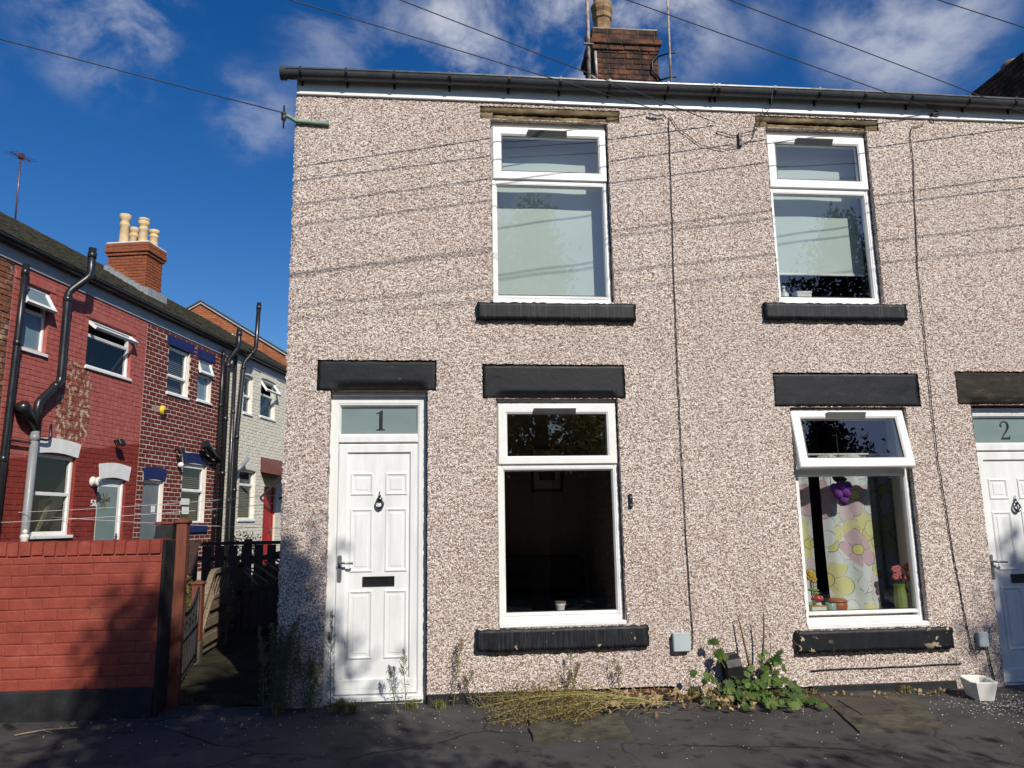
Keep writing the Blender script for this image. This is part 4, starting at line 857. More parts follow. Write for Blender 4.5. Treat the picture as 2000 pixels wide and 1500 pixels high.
# ------------------------------------------------------------------ things behind the glass
t_ = thing('roller_blind', 'pale green roller blind pulled right down in the left upstairs window', 'blind', (1.02, .2, 4.86))
def blind(t_, x0, x1, z0, z1, y, bar=True):
    n = 24; vs = []; fs = []
    for j in range(9):
        for i in range(n+1):
            u = i/n; x = x0+(x1-x0)*u; z = z1+(z0-z1)*j/8
            vs.append((x, y+.004*math.sin(u*9+j*.2)+.003*math.sin(u*3), z))
    for j in range(8):
        for i in range(n): a = j*(n+1)+i; fs.append((a, a+n+1, a+n+2, a+1))
    b = MB(); b.add(vs, fs, True); b.build('cloth', 'blind', t_)
    b = MB(); b.tube([(x0, y+.03, z1), (x1, y+.03, z1)], .025, 10); b.build('roller', 'upvc', t_)
    if bar: b = MB(); b.box(x0, y-.012, z0-.022, x1, y+.010, z0, .004); b.build('bottom_bar', 'upvc', t_)
blind(t_, .515, 1.545, 3.25, 4.84, .235)
t_ = thing('roller_blind', 'pale green roller blind stopped short of the sill in the right upstairs window', 'blind', (3.53, .2, 4.86))
blind(t_, 3.06, 4.01, 3.58, 4.84, .235)
t_ = thing('lotion_bottle', 'white pump bottle on the sill inside the right upstairs window', 'bottle', (3.19, .20, 3.262))
b = MB(); b.lathe([(.035, 0), (.04, .02), (.04, .10), (.025, .125), (.012, .13), (.012, .15)], (3.19, .2, 3.262), 14); b.build('body', 'ceramic', t_)
b = MB(); b.lathe([(.010, .145), (.010, .165), (.014, .168), (.014, .178)], (3.19, .2, 3.262), 10); b.tube([(3.19, .2, 3.435), (3.165, .185, 3.43)], .006, 6); b.build('pump', 'ceramic', t_)
t_ = thing('white_box', 'small white box on the sill inside the right upstairs window', 'box', (3.36, .2, 3.262))
b = MB(); b.box(3.30, .17, 3.262, 3.44, .26, 3.385, .004); b.build('carton', 'ceramic', t_); b = MB(); b.box(3.297, .167, 3.37, 3.443, .263, 3.392, .003); b.build('lid', 'upvc', t_)
M['cork'] = surf('cork', (0.20, 0.09, 0.05), (0.30, 0.15, 0.08), 40, 0.8, 0.3)
M['goldframe'] = surf('dark_picture_frame', (0.02, 0.016, 0.012), (0.04, 0.03, 0.02), 10, 0.5, 0.1)
t_ = thing('candle_jar', 'small cream jar with a brown cork lid on the sill of the dark downstairs window', 'jar', (1.05, .22, .585))
b = MB(); b.lathe([(.030, 0), (.032, .05), (.040, .085), (.046, .10)], (1.04, .19, .586), 16); b.build('pot', 'ceramic', t_); b = MB(); b.lathe([(.046, .10), (.048, .104), (.048, .112), (.044, .116)], (1.04, .19, .586), 16); b.build('lid', 'cork', t_)
t_ = thing('open_book', 'tan book lying on the sill at the left of the dark downstairs window', 'book', (.63, .22, .585))
b = MB(); b.box(.57, .15, .586, .70, .27, .603, .003); b.build('pages', 'cream', t_); b = MB(); b.box(.565, .147, .603, .703, .273, .612, .002); b.box(.565, .147, .5855, .703, .273, .588); b.build('cover', 'deadleaf' if False else 'fencewood', t_)
t_ = thing('framed_picture', 'framed picture on the back wall of the dark downstairs room', 'picture', (1.35, 3.38, 2.1))
b = MB(); b.ring(1.22, 1.72, 1.62, 2.28, [(0, 3.395), (0, 3.365), (.03, 3.365), (.03, 3.395)]); b.build('frame', 'goldframe', t_)
b = MB(); b.box(1.245, 3.372, 1.745, 1.595, 3.39, 2.255); b.build('mount', 'cream', t_); b = MB(); b.box(1.32, 3.366, 1.86, 1.52, 3.371, 2.15); b.build('print', 'slate', t_)
t_ = thing('sofa', 'dark sofa in the downstairs room behind the lower left window', 'sofa', (1.0, 2.6, .1))
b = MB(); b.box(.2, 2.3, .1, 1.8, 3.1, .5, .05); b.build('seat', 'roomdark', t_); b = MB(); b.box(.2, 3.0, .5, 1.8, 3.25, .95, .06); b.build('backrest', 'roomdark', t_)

# floral curtain cloth
t = NT('floral_curtain_cloth')
def flowers(sc_, loc, rad, npet, lw):
    """printed flower heads: returns (inside petal, outline, centre disc, random) masks"""
    q = t.n('ShaderNodeMapping'); q.inputs['Scale'].default_value = (1, 0, 1); q.inputs['Location'].default_value = loc; t.l(t.pos(), q.inputs[0])
    v = t.n('ShaderNodeTexVoronoi'); v.inputs['Scale'].default_value = sc_; v.inputs['Randomness'].default_value = 0.55; t.l(q.outputs[0], v.inputs['Vector'])
    d = t.n('ShaderNodeVectorMath', operation='SUBTRACT'); t.l(q.outputs[0], d.inputs[0]); t.l(v.outputs['Position'], d.inputs[1])
    x = t.n('ShaderNodeSeparateXYZ'); t.l(d.outputs[0], x.inputs[0]); r_ = t.math('SQRT', t.math('ADD', t.math('POWER', x.outputs[0], 2.0), t.math('POWER', x.outputs[2], 2.0)))
    s2 = t.n('ShaderNodeSeparateColor'); t.l(v.outputs['Color'], s2.inputs[0])
    th = t.math('ADD', t.math('ARCTAN2', x.outputs[2], x.outputs[0]), t.math('MULTIPLY', s2.outputs[1], 6.28))
    k = t.math('ABSOLUTE', t.math('SINE', t.math('MULTIPLY', th, npet/2.0)))
    R_ = t.math('MULTIPLY', t.math('ADD', t.math('MULTIPLY', t.math('POWER', k, 0.45), .62), .38), rad)
    e = t.math('SUBTRACT', r_, R_); ins = t.rangef(e, .001, -.001)
    line = t.math('MAXIMUM', t.rangef(t.math('ABSOLUTE', e), lw, lw*.5), t.math('MULTIPLY', ins, t.rangef(t.math('MULTIPLY', k, r_), lw*1.5, lw*.8)))
    cen = t.rangef(t.math('SUBTRACT', r_, rad*.24), .001, -.001); line = t.math('MULTIPLY', line, t.math('SUBTRACT', 1.0, cen)); line = t.math('MAXIMUM', line, t.rangef(t.math('ABSOLUTE', t.math('SUBTRACT', r_, rad*.24)), lw, lw*.5))
    return ins, line, cen, s2.outputs[0]
bg = (.58, .61, .57)
ins, ln, cen, rd = flowers(2.4, (.4, 0, .17), .26, 6, .004)
col1 = t.ramp(rd, [(0, (.66, .66, .65)), (.30, (.66, .60, .30)), (.55, (.68, .67, .66)), (.78, (.64, .50, .53)), (.86, (.55, .62, .64))], 'CONSTANT')
c = t.mix(ins, bg, col1); c = t.mix(cen, c, (.64, .58, .22)); c = t.mix(ln, c, (.17, .18, .19))
ins, ln, cen, rd = flowers(2.9, (.93, 0, .66), .19, 5, .004)
col2 = t.ramp(rd, [(0, (.68, .67, .66)), (.34, (.66, .54, .57)), (.44, (.67, .62, .34)), (.66, (.68, .68, .67)), (.92, (.60, .42, .46))], 'CONSTANT')
keep = t.rangef(rd, .30, .31)
c2 = t.mix(cen, col2, (.66, .60, .22)); c2 = t.mix(ln, c2, (.17, .18, .19)); c = t.mix(t.math('MULTIPLY', t.math('MAXIMUM', ins, ln), keep), c, c2)
M['floral'] = t.bsdf(c, .85, t.noise(260, 2), .15, .002, spec=.1)
def curtain(x0, x1, label, folds, y=.30, ph=0.0, z0=.50, z1=1.90):
    t_ = thing('curtain', label, 'curtain', ((x0+x1)/2, y, z0)); vs = []; fs = []; n = 30; m = 10
    for j in range(m+1):
        for i in range(n+1):
            u = i/n; w_ = j/m; x = x0+(x1-x0)*u+.01*math.sin(w_*3+ph); vs.append((x, y+.022*math.sin(u*folds*2*math.pi+ph+.4*w_)+.01*math.sin(w_*5), z0+(z1-z0)*w_))
    for j in range(m):
        for i in range(n): a = j*(n+1)+i; fs.append((a, a+1, a+n+2, a+n+1))
    b = MB(); b.add(vs, fs, True); b.build('cloth', 'floral', t_)
    b = MB(); b.add([(p[0], p[1]-.003, p[2]) for p in vs[:n+1]]+[(p[0], p[1]-.003, p[2]+.03) for p in vs[:n+1]], [(i, i+1, i+n+2, i+n+1) for i in range(n)], True); b.build('hem', 'floral', t_)
curtain(3.05, 3.31, 'narrow floral curtain hanging at the left side of the open window', 1.5, ph=.5)
curtain(3.44, 3.90, 'wide floral curtain hanging in the middle of the open window', 2.0, ph=2.0)
curtain(4.02, 4.42, 'floral curtain gathered in the shade at the right side of the open window', 2.5, y=.62, ph=1.0)
t_ = thing('curtain_rail', 'slim pale rail across the open window carrying the floral curtains', 'curtain rail', (3.6, .3, 1.9)); b = MB(); b.tube([(3.0, .30, 1.905), (4.45, .30, 1.905)], .010, 8); b.build('rod', 'cream', t_); b = MB(); b.ball((4.46, .30, 1.905), .016); b.ball((2.99, .30, 1.905), .016); b.build('finials', 'cream', t_)
M['purplewool'] = surf('purple_wool', (0.16, 0.035, 0.27), (0.24, 0.06, 0.38), 90, 0.9, 1.0, 200, 0.006)
M['greenwool'] = surf('green_wool', (0.035, 0.05, 0.02), (0.07, 0.10, 0.035), 60, 0.9, 0.8, 200, 0.004)
M['limegreen'] = surf('lime_green_pottery', (0.15, 0.20, 0.035), (0.22, 0.28, 0.06), 30, 0.6, 0.4, 60)
M['pinkwool'] = surf('pink_wool', (0.45, 0.09, 0.11), (0.62, 0.20, 0.20), 60, 0.9, 0.8, 200, 0.004)
M['yellowwool'] = surf('yellow_wool', (0.55, 0.32, 0.05), (0.66, 0.42, 0.09), 60, 0.9, 0.8, 200, 0.004)
M['redgloss'] = surf('red_glaze', (0.42, 0.012, 0.012), (0.5, 0.02, 0.02), 10, 0.25, 0.05)
M['orange'] = surf('burnt_orange_glaze', (0.33, 0.075, 0.02), (0.42, 0.11, 0.03), 10, 0.5, 0.1)
M['mint'] = surf('mint_green_mug', (0.24, 0.36, 0.28), (0.29, 0.42, 0.33), 10, 0.4, 0.05)
M['teal'] = surf('teal_card', (0.02, 0.13, 0.12), (0.03, 0.17, 0.15), 10, 0.6, 0.05)
t_ = thing('crochet_grapes', 'bunch of purple crocheted grapes hanging in front of the floral curtain', 'ornament', (3.56, .17, 1.55))
for i, (x, z, y) in enumerate([(3.475, 1.60, .18), (3.525, 1.625, .155), (3.585, 1.615, .165), (3.50, 1.545, .165), (3.560, 1.555, .15), (3.545, 1.495, .17)]):
    b = MB(); b.ball((x+.02, y, z), .042, seg=14, rings=9); b.jitter(.0025); b.build('grape', 'purplewool', t_)
b = MB(); b.ball((3.55, .17, 1.675), .05, (1.3, .5, .55)); b.ball((3.52, .16, 1.69), .035, (1.4, .4, .6)); b.build('leaf', 'greenwool', t_); b = MB(); b.tube([(3.555, .17, 1.69), (3.55, .17, 2.27)], .003, 5); b.build('string', 'greenwool', t_)
BZ = .532
t_ = thing('book', 'thick cream paperback lowest of the little pile on the left of the sill', 'book', (3.28, .2, BZ)); b = MB(); b.box(3.185, .155, BZ+.002, 3.325, .27, BZ+.030, .002); b.build('pages', 'cream', t_); b = MB(); b.box(3.183, .152, BZ, 3.328, .272, BZ+.003); b.box(3.183, .152, BZ+.030, 3.328, .272, BZ+.034); b.build('cover', 'yellow', t_)
t_ = thing('book', 'upper cream book of the little pile, directly under the toadstool', 'book', (3.28, .2, BZ+.035)); b = MB(); b.box(3.19, .158, BZ+.038, 3.322, .265, BZ+.072, .002); b.build('pages', 'cream', t_); b = MB(); b.box(3.188, .155, BZ+.035, 3.324, .268, BZ+.038); b.box(3.188, .155, BZ+.072, 3.324, .268, BZ+.076); b.build('cover', 'yellowwool', t_)
t_ = thing('toadstool_ornament', 'red and white toadstool ornament sitting on the books', 'ornament', (3.26, .2, BZ+.077)); b = MB(); b.lathe([(.030, 0), (.033, .012), (.022, .035), (.018, .05)], (3.265, .2, BZ+.077), 12); b.build('stalk', 'ceramic', t_); b = MB(); b.lathe([(.020, .040), (.052, .045), (.050, .062), (.032, .082), (.004, .090)], (3.265, .2, BZ+.077), 16); cap_ = b.build('cap', 'redgloss', t_)
b = MB()
for a in range(6): b.ball((3.265+.040*math.cos(a*1.05+.3), .2+.040*math.sin(a*1.05+.3), BZ+.147), .007, seg=6, rings=4)
b.build('spots', 'ceramic', cap_)
t_ = thing('mug', 'mint green mug beside the books on the sill', 'mug', (3.375, .2, BZ)); b = MB(); b.lathe([(.035, 0), (.042, .01), (.044, .095), (.041, .097), (.038, .02)], (3.375, .19, BZ), 18); b.build('cup', 'mint', t_); b = MB(); b.tube([(3.418, .19, BZ+.08), (3.438, .19, BZ+.07), (3.44, .19, BZ+.04), (3.416, .19, BZ+.025)], .005, 6); b.build('handle', 'mint', t_)
t_ = thing('orange_bowl', 'burnt orange pot behind the mint mug on the sill', 'pot', (3.47, .24, BZ)); b = MB(); b.lathe([(.05, 0), (.075, .02), (.085, .06), (.08, .095), (.072, .10)], (3.465, .25, BZ), 18); b.build('pot', 'orange', t_); b = MB(); b.lathe([(.086, .098), (.088, .108), (.06, .125), (.02, .13)], (3.465, .25, BZ), 18); b.build('lid', 'orange', t_)
def posy(x, y, z, h, col, n, spread, label, pot):
    t_ = thing('flower_pot', label, 'flowers', (x, y, z))
    b = MB(); pot(b); b.build('vase', 'limegreen', t_)
    b = MB(); hd = MB(); lf = MB()
    for k in range(n):
        a = rng.uniform(0, 6.28); r_ = rng.uniform(.2, 1)*spread; p = (x+r_*math.cos(a), y+r_*.5*math.sin(a), z+h*rng.uniform(.8, 1.1))
        b.tube([(x, y, z+.08), ((x+p[0])/2, y, z+h*.55), p], .003, 5)
        for q in range(6): hd.ball((p[0]+.016*math.cos(q*1.05), p[1]-.006, p[2]+.016*math.sin(q*1.05)), .015, seg=7, rings=5)
        hd.ball(p, .014, seg=7, rings=5)
    for k in range(3): lf.ball((x+rng.uniform(-.04, .04), y, z+h*.55+rng.uniform(-.03, .03)), .035, (1, .3, .35))
    b.build('stalks', 'greenwool', t_); hd.build('blooms', col, t_); lf.build('leaves', 'limegreen', t_)
posy(3.225, .20, BZ, .33, 'yellowwool', 4, .04, 'yellow and red crocheted flowers standing at the left end of the sill', lambda b: b.lathe([(.03, 0), (.035, .06), (.03, .08)], (3.225, .21, BZ), 12))
posy(4.02, .17, BZ, .36, 'pinkwool', 10, .10, 'pink flowers in a ribbed green vase at the right end of the sill', lambda b: b.lathe([(.035+.004*0, 0), (.05, .05), (.052, .14), (.042, .21), (.048, .24)], (4.00, .17, BZ), 10, sm=False))
t_ = thing('gift_box', 'small red and teal box at the right end of the sill', 'box', (4.07, .22, BZ)); b = MB(); b.box(4.045, .20, BZ, 4.10, .26, BZ+.06, .003); b.build('base', 'teal', t_); b = MB(); b.prism([(4.04, BZ+.06), (4.105, BZ+.06), (4.085, BZ+.14), (4.06, BZ+.13)], .198, .262, 'y'); b.build('top', 'redgloss', t_)
t_ = thing('paper_sheet', 'white papers lying flat at the right end of the sill', 'paper', (3.86, .2, BZ)); b = MB(); b.box(3.80, .16, BZ+.001, 3.95, .25, BZ+.006); b.build('sheet', 'ceramic', t_)
# ------------------------------------------------------------------ the row of houses on the left: local axes s (along), b (inwards), z
AZ = 11.6; T = Vector((math.sin(R(AZ)), math.cos(R(AZ)), 0)); INN = Vector((-T.y, T.x, 0)); ROT = math.pi/2-R(AZ)
LO = Vector((-6.9296, 6.8952, 0))
def row_house(s0, label, name='terrace_house'):
    return thing(name, label, 'house', (s0, 0, 0), world=LO+T*s0, rotz=ROT, group=None)
def lthing(name, label, cat, s, bb, z, group=None):
    return thing(name, label, cat, (s, bb, z), world=LO+T*s+INN*bb+Vector((0, 0, z)), rotz=ROT, group=group)
S = lambda s: 1.2*s
Zl = lambda z: 1.36+1.2*(z-1.36)
hA = row_house(S(-1.3), 'mottled unpainted brick house at the left edge of the photo')
hB = row_house(S(1.5), 'brick house painted pink above and red below, paint flaking in a patch')
hC = row_house(S(4.6), 'maroon painted brick house with white mortar lines and navy lintels')
hD = row_house(S(8.5), 'white painted brick house at the far end of the left row')
def P4(*r): return (S(r[0]), S(r[1]), Zl(r[2]), Zl(r[3]))
HB = [P4(-.02, .60, 3.86, 4.80), P4(1.50, 2.68, 3.88, 4.66), P4(.53, 1.48, 1.26, 2.44), P4(2.05, 2.80, .3, 2.16)]
HC = [P4(3.86, 4.63, 3.85, 4.76), P4(4.98, 5.55, 3.88, 4.76), P4(3.30, 3.97, .3, 2.19), P4(4.6, 5.54, 1.40, 2.58)]
HD = [P4(7.07, 7.53, 3.91, 4.80), P4(7.97, 8.85, 3.95, 4.89), P4(7.04, 7.88, 1.49, 2.62), P4(8.38, 9.1, .3, 2.3)]
EZ = 5.80
near = lambda q: (q[0]-0*q[1])
for h, a, c, holes, mort in ((hA, S(-3.2), S(-.14), [], 'darkmortar'), (hB, S(-.14), S(3.11), HB, 'pinkpaint'), (hC, S(3.11), S(6.22), HC, 'whitemortar'), (hD, S(6.22), S(10.6), HD, 'whitewall')):
    wall_cells(a, c, -.2, EZ+.05, holes, 0.0, .14).build('front_wall', mort, h)
    b = MB(); b.box(a+.01, 7.0, -.2, c-.01, 7.2, EZ); b.prism([(.15, -.2), (7.0, -.2), (7.0, EZ), (3.4, 7.9), (.15, EZ)], a+.005, a+.12, 'x'); b.prism([(.15, -.2), (7.0, -.2), (7.0, EZ), (3.4, 7.9), (.15, EZ)], c-.12, c-.005, 'x'); b.build('rear_wall', 'darkmortar', h)
bl, bh, gp = .235, .078, .015
lintelB = [P4(.53, 1.55, 2.44, 2.66), P4(2.03, 2.90, 2.15, 2.40)]
lintelC = [P4(3.77, 4.77, 4.76, 4.95), P4(4.88, 5.64, 4.74, 4.93), P4(3.27, 4.05, 2.19, 2.42), P4(4.56, 5.61, 2.58, 2.79), P4(4.72, 5.64, 1.24, 1.39)]
lay_bricks(hA, 'oldbrick', S(-3.2), S(-.15), .3, EZ, bl, bh, gp, proud=.012, order=lambda q: -q[0], wob=.004)
lay_bricks(hB, 'pinkpaint', S(-.14)+.005, S(3.11)-.005, .3, EZ, .24, .082, .009, HB+lintelB, proud=.007, order=lambda q: q[0]+q[1]*.05, wob=.003)
lay_bricks(hC, 'maroonbrick', S(3.11)+.008, S(6.22)-.008, .3, EZ, bl-.008, bh-.004, .023, HC+lintelC, proud=.010, order=lambda q: q[0], wob=.002, cx=.02, cz=.06)
lay_bricks(hD, 'whitewall', S(6.22)+.006, S(10.6), .3, EZ, .24, .080, .010, HD, proud=.010, order=lambda q: q[0], wob=.003)
# roofs, fascias, gutters
M['fasciagrey'] = surf('grey_white_fascia', (0.30, 0.30, 0.32), (0.38, 0.38, 0.40), 4, 0.5, 0.05)
PIT = math.tan(R(31.5))
for h, a, c in ((hA, S(-3.2), S(-.14)), (hB, S(-.14), S(3.11)), (hC, S(3.11), S(6.22)), (hD, S(6.22), S(10.6))):
    r_ = MB(); n = 20
    for k in range(n):
        t0, t1 = k/n, (k+1)/n; y0, y1 = -.16+3.56*t0, -.16+3.56*t1+.05; z0, z1 = 6.10+3.56*PIT*t0, 6.10+3.56*PIT*t1
        s = a
        while s < c-.01:
            e = min(s+.30, c); dz = rng.uniform(0, .018)
            r_.quad((s+.003, y0, z0+.022+dz), (e-.003, y0, z0+.022+dz), (e-.003, y1, z1+.03+dz*.3), (s+.003, y1, z1+.03+dz*.3)); r_.quad((s+.003, y0, z0-.01), (e-.003, y0, z0-.01), (e-.003, y0, z0+.022+dz), (s+.003, y0, z0+.022+dz)); s = e
    r_.quad((a, -.14, 6.08), (c, -.14, 6.08), (c, 3.4, 6.08+3.54*PIT), (a, 3.4, 6.08+3.54*PIT)); r_.quad((a, 3.4, 6.10+3.56*PIT), (c, 3.4, 6.10+3.56*PIT), (c, 7.3, 5.8), (a, 7.3, 5.8))
    rf = r_.build('roof', 'mossslate', h)
    b = MB(); s = a
    while s < c-.02:
        e = min(s+.45, c); dz = rng.uniform(-.008, .008); b.prism([(3.25, 8.20+dz), (3.40, 8.31+dz), (3.55, 8.20+dz)], s+.006, e-.006, 'x'); s = e
    b.build('ridge_tiles', 'mossslate', rf)
    b = MB(); b.box(a, -.03, EZ-.06, c, .06, 6.0); b.build('fascia', 'fasciagrey', h)
    g = MB(); A = [(-.13+.088*math.cos(q), 6.045+.088*math.sin(q)) for q in np.linspace(math.pi, 2*math.pi, 11)]; B = [(-.13+.080*math.cos(q), 6.045+.080*math.sin(q)) for q in np.linspace(2*math.pi, math.pi, 11)]
    g.prism(A+B, a, c, 'x'); g.build('gutter', 'blackpipe', h)
# windows of the row
def fwin(h, r, rec=.06, split=None, fw=.055, sill_=True, open_top=0.0, sash_split=False, back='roomdark', blind_=False, proud=.03, sillmat='upvc', glass='farglass', tilt_all=0.0):
    x0, x1, z0, z1 = r; y = rec
    b = MB(); b.ring(x0, z0, x1, z1, frame_prof(fw, y, y+.07)); 
    if split is not None: b.box(x0+fw*.8, y+.002, split-.032, x1-fw*.8, y+.066, split+.032, .006)
    f = b.build('window', 'upvc', h)
    MB().quad((x0, y+.035, z0), (x1, y+.035, z0), (x1, y+.035, split if split and open_top else z1), (x0, y+.035, split if split and open_top else z1)).build('pane', glass, f)
    if sash_split and split: b = MB(); b.ring(x0+fw*.7, split-.03, x1-fw*.7, z1-fw*.7, [(0, y+.03), (0, y-.012), (.04, y-.012), (.046, y+.03)]); b.build('sash', 'upvc', f)
    if open_top and split:
        b = MB(); m = Matrix.Translation((0, y, z1-.02)) @ Matrix.Rotation(R(-open_top), 4, 'X') @ Matrix.Translation((0, -y, -z1+.02))
        b.ring(x0+.01, split+.005, x1-.01, z1-.015, [(0, y+.04), (0, y-.015), (.058, y-.015), (.068, y+.0), (.068, y+.04)]); b.xf(m); s2 = b.build('sash', 'upvc', f)
        MB().quad((x0+.06, y+.01, split+.06), (x1-.06, y+.01, split+.06), (x1-.06, y+.01, z1-.06), (x0+.06, y+.01, z1-.06)).xf(m).build('pane', glass, f)
    if blind_:
        b = MB(); z = z0+.06; 
        while z < z1-.05:
            b.quad((x0+.04, y+.115, z), (x1-.04, y+.115, z), (x1-.04, y+.140, z+.030), (x0+.04, y+.140, z+.030)); z += .045
        b.build('venetian_blind', blind_, f)
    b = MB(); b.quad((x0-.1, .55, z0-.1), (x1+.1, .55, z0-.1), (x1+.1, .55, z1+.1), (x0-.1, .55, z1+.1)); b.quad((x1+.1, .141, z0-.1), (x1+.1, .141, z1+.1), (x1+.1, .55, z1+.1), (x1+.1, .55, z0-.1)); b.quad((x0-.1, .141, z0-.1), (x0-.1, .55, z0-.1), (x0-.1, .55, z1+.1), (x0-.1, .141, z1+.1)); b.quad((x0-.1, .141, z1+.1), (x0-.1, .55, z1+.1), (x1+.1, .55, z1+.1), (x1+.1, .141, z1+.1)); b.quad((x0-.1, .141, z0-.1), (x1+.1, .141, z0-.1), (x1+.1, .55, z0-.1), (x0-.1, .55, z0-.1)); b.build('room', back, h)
    if sill_: b = MB(); b.box(x0-.03, -.045, z0-.055, x1+.03, .07, z0+.004, .008); b.build('sill', sillmat, h)
    return f
M['frostglass'] = surf('obscured_glass', (0.14, 0.21, 0.25), (0.20, 0.28, 0.31), 2, 0.12, 0.02)
M['venetian'] = surf('grey_venetian', (0.24, 0.26, 0.27), (0.30, 0.32, 0.33), 3, 0.5, 0.02)
M['tanvenetian'] = surf('brown_venetian', (0.16, 0.12, 0.09), (0.22, 0.17, 0.13), 3, 0.5, 0.02)
fwin(hB, HB[0], split=Zl(4.43), open_top=32, glass='frostglass')
fwin(hB, HB[1], split=Zl(4.40), open_top=52)
fl = fwin(hB, HB[2], split=Zl(1.86), fw=.07)
b = MB(); b.box(HB[2][0]+.5, .18, HB[2][2]+.06, HB[2][0]+.56, .22, HB[2][2]+.7); b.xf(Matrix.Translation((HB[2][0]+.53, 0, HB[2][2]+.06)) @ Matrix.Rotation(R(28), 4, 'Y') @ Matrix.Translation((-HB[2][0]-.53, 0, -HB[2][2]-.06))).build('shelf_board', 'fencewood', fl)
fwin(hC, HC[0], split=Zl(4.20), sash_split=True, blind_='venetian')
fwin(hC, HC[1], split=Zl(4.42), open_top=20, glass='frostglass')
fw_ = fwin(hC, HC[3], split=Zl(2.06), sash_split=True, blind_='tanvenetian', sill_=False, fw=.08)
b = MB(); b.box(HC[3][0]+.12, .085, Zl(1.78), HC[3][0]+.55, .092, Zl(1.90)); b.box(HC[3][0]+.25, .085, Zl(1.60), HC[3][0]+.55, .092, Zl(1.74)); b.build('window_notice', 'upvc', fw_)
fwin(hD, HD[0], split=Zl(4.32), sash_split=True)
fwin(hD, HD[1], split=Zl(4.50), open_top=35)
fwin(hD, HD[2], split=Zl(2.28), blind_='tanvenetian')
# arched and straight lintels
def arch(h, r, rise, mat, n=8, k=.06, seg=0):
    x0, x1, z0, z1 = r; bot = [(x0+k+(x1-x0-2*k)*i/n, z0+rise*math.sin(math.pi*i/n)) for i in range(n+1)]; top = [(x0+(x1-x0)*i/n, z1+rise*math.sin(math.pi*i/n)) for i in range(n, -1, -1)]
    b = MB(); b.prism(bot+top, -.018, .13, 'y'); o = b.build('lintel', mat, h)
    return o
for r in lintelB: arch(hB, (r[0], r[1], r[2]-.02, r[3]-.03), .05, 'upvc')
for i, r in enumerate(lintelC):
    if i in (2, 3): arch(hC, (r[0], r[1], r[2], r[3]-.03), .045, 'navy')
    else:
        b = MB(); b.box(r[0], -.02 if i < 4 else -.05, r[2], r[1], .13, r[3], .006); b.build('lintel' if i < 4 else 'sill', 'navy', hC)
for r, h, m in ((HB[0], hB, 'pinkpaint'), (HB[1], hB, 'pinkpaint')):
    b = MB(); b.box(r[0]-.12, -.02, r[3]+.002, r[1]+.12, .13, r[3]+.14, .008); b.build('lintel', m, h)
for r in (HD[0], HD[1], HD[2]): arch(hD, (r[0]-.06, r[1]+.06, r[3]-.02, r[3]+.16), .03, 'whitewall')
# doors
def fdoor(h, r, leafmat_, framemat='upvc', glass='frost'):
    x0, x1, z0, z1 = r; b = MB(); b.ring(x0, z0, x1, z1, frame_prof(.06, .05, .13)); d = b.build('door', framemat, h)
    b = MB(); b.box(x0+.05, .075, z0+.02, x1-.05, .115, z1-.05); b.build('leaf', leafmat_, d)
    if glass: b = MB(); b.box(x0+.13, .066, z0+.25, x1-.16, .0745, z1-.16); b.build('glass_panel', glass, d)
    b = MB(); b.box(x1-.13, .04, z0+.98, x1-.10, .075, z0+1.16, .005); b.tube([(x1-.115, .05, z0+1.10), (x1-.115, .03, z0+1.10), (x1-.22, .03, z0+1.10)], .01, 6); b.build('handle', 'handlegrey', d)
    return d
d51 = fdoor(hB, HB[3], 'upvc'); dC = fdoor(hC, HC[2], 'greydoor', glass='greydoor'); dD = fdoor(hD, HD[3], 'reddoor', 'reddoor', glass=None)
b = MB(); b.box(S(3.70), .058, Zl(1.62), S(3.82), .066, Zl(1.74)); b.build('notice', 'upvc', dC)
b = MB()
for k in range(14): a = rng.uniform(0, 6.28); b.tube([(S(2.34), .06, Zl(1.80)), (S(2.34)+.16*math.cos(a), .055, Zl(1.80)+.16*math.sin(a))], .006, 4)
b.build('twig_wreath', 'woodystem', d51)
b = MB()   # house number 51
x, z, q = S(1.90), Zl(1.70), .10
for p in ([(0, 0), (.05, 0), (.065, .02), (.065, .045), (.05, .06), (.02, .06), (.02, .085), (.06, .085), (.06, .10), (0, .10), (0, .045), (.04, .045), (.048, .04), (.048, .02), (.04, .014), (0, .014)], [(.085, 0), (.125, 0), (.125, .012), (.112, .012), (.112, .10), (.098, .10), (.083, .085), (.083, .075), (.098, .082), (.098, .012), (.085, .012)]):
    b.prism([(x+u*1.2, z+w*1.2) for u, w in p], -.02, -.008, 'y')
b.build('house_number', 'upvc', hB)
# canopy over the red door
b = MB(); b.prism([(0, Zl(2.98)), (-.75, Zl(2.55)), (-.75, Zl(2.50)), (0, Zl(2.62))], S(8.12), S(9.35), 'x'); cn = b.build('door_canopy', 'canopy', hD)
for x in (S(8.16), S(9.30)): b = MB(); b.tube([(x, -.66, Zl(2.5)), (x, -.02, Zl(2.0))], .03, 4); b.build('bracket', 'brownwood', cn)
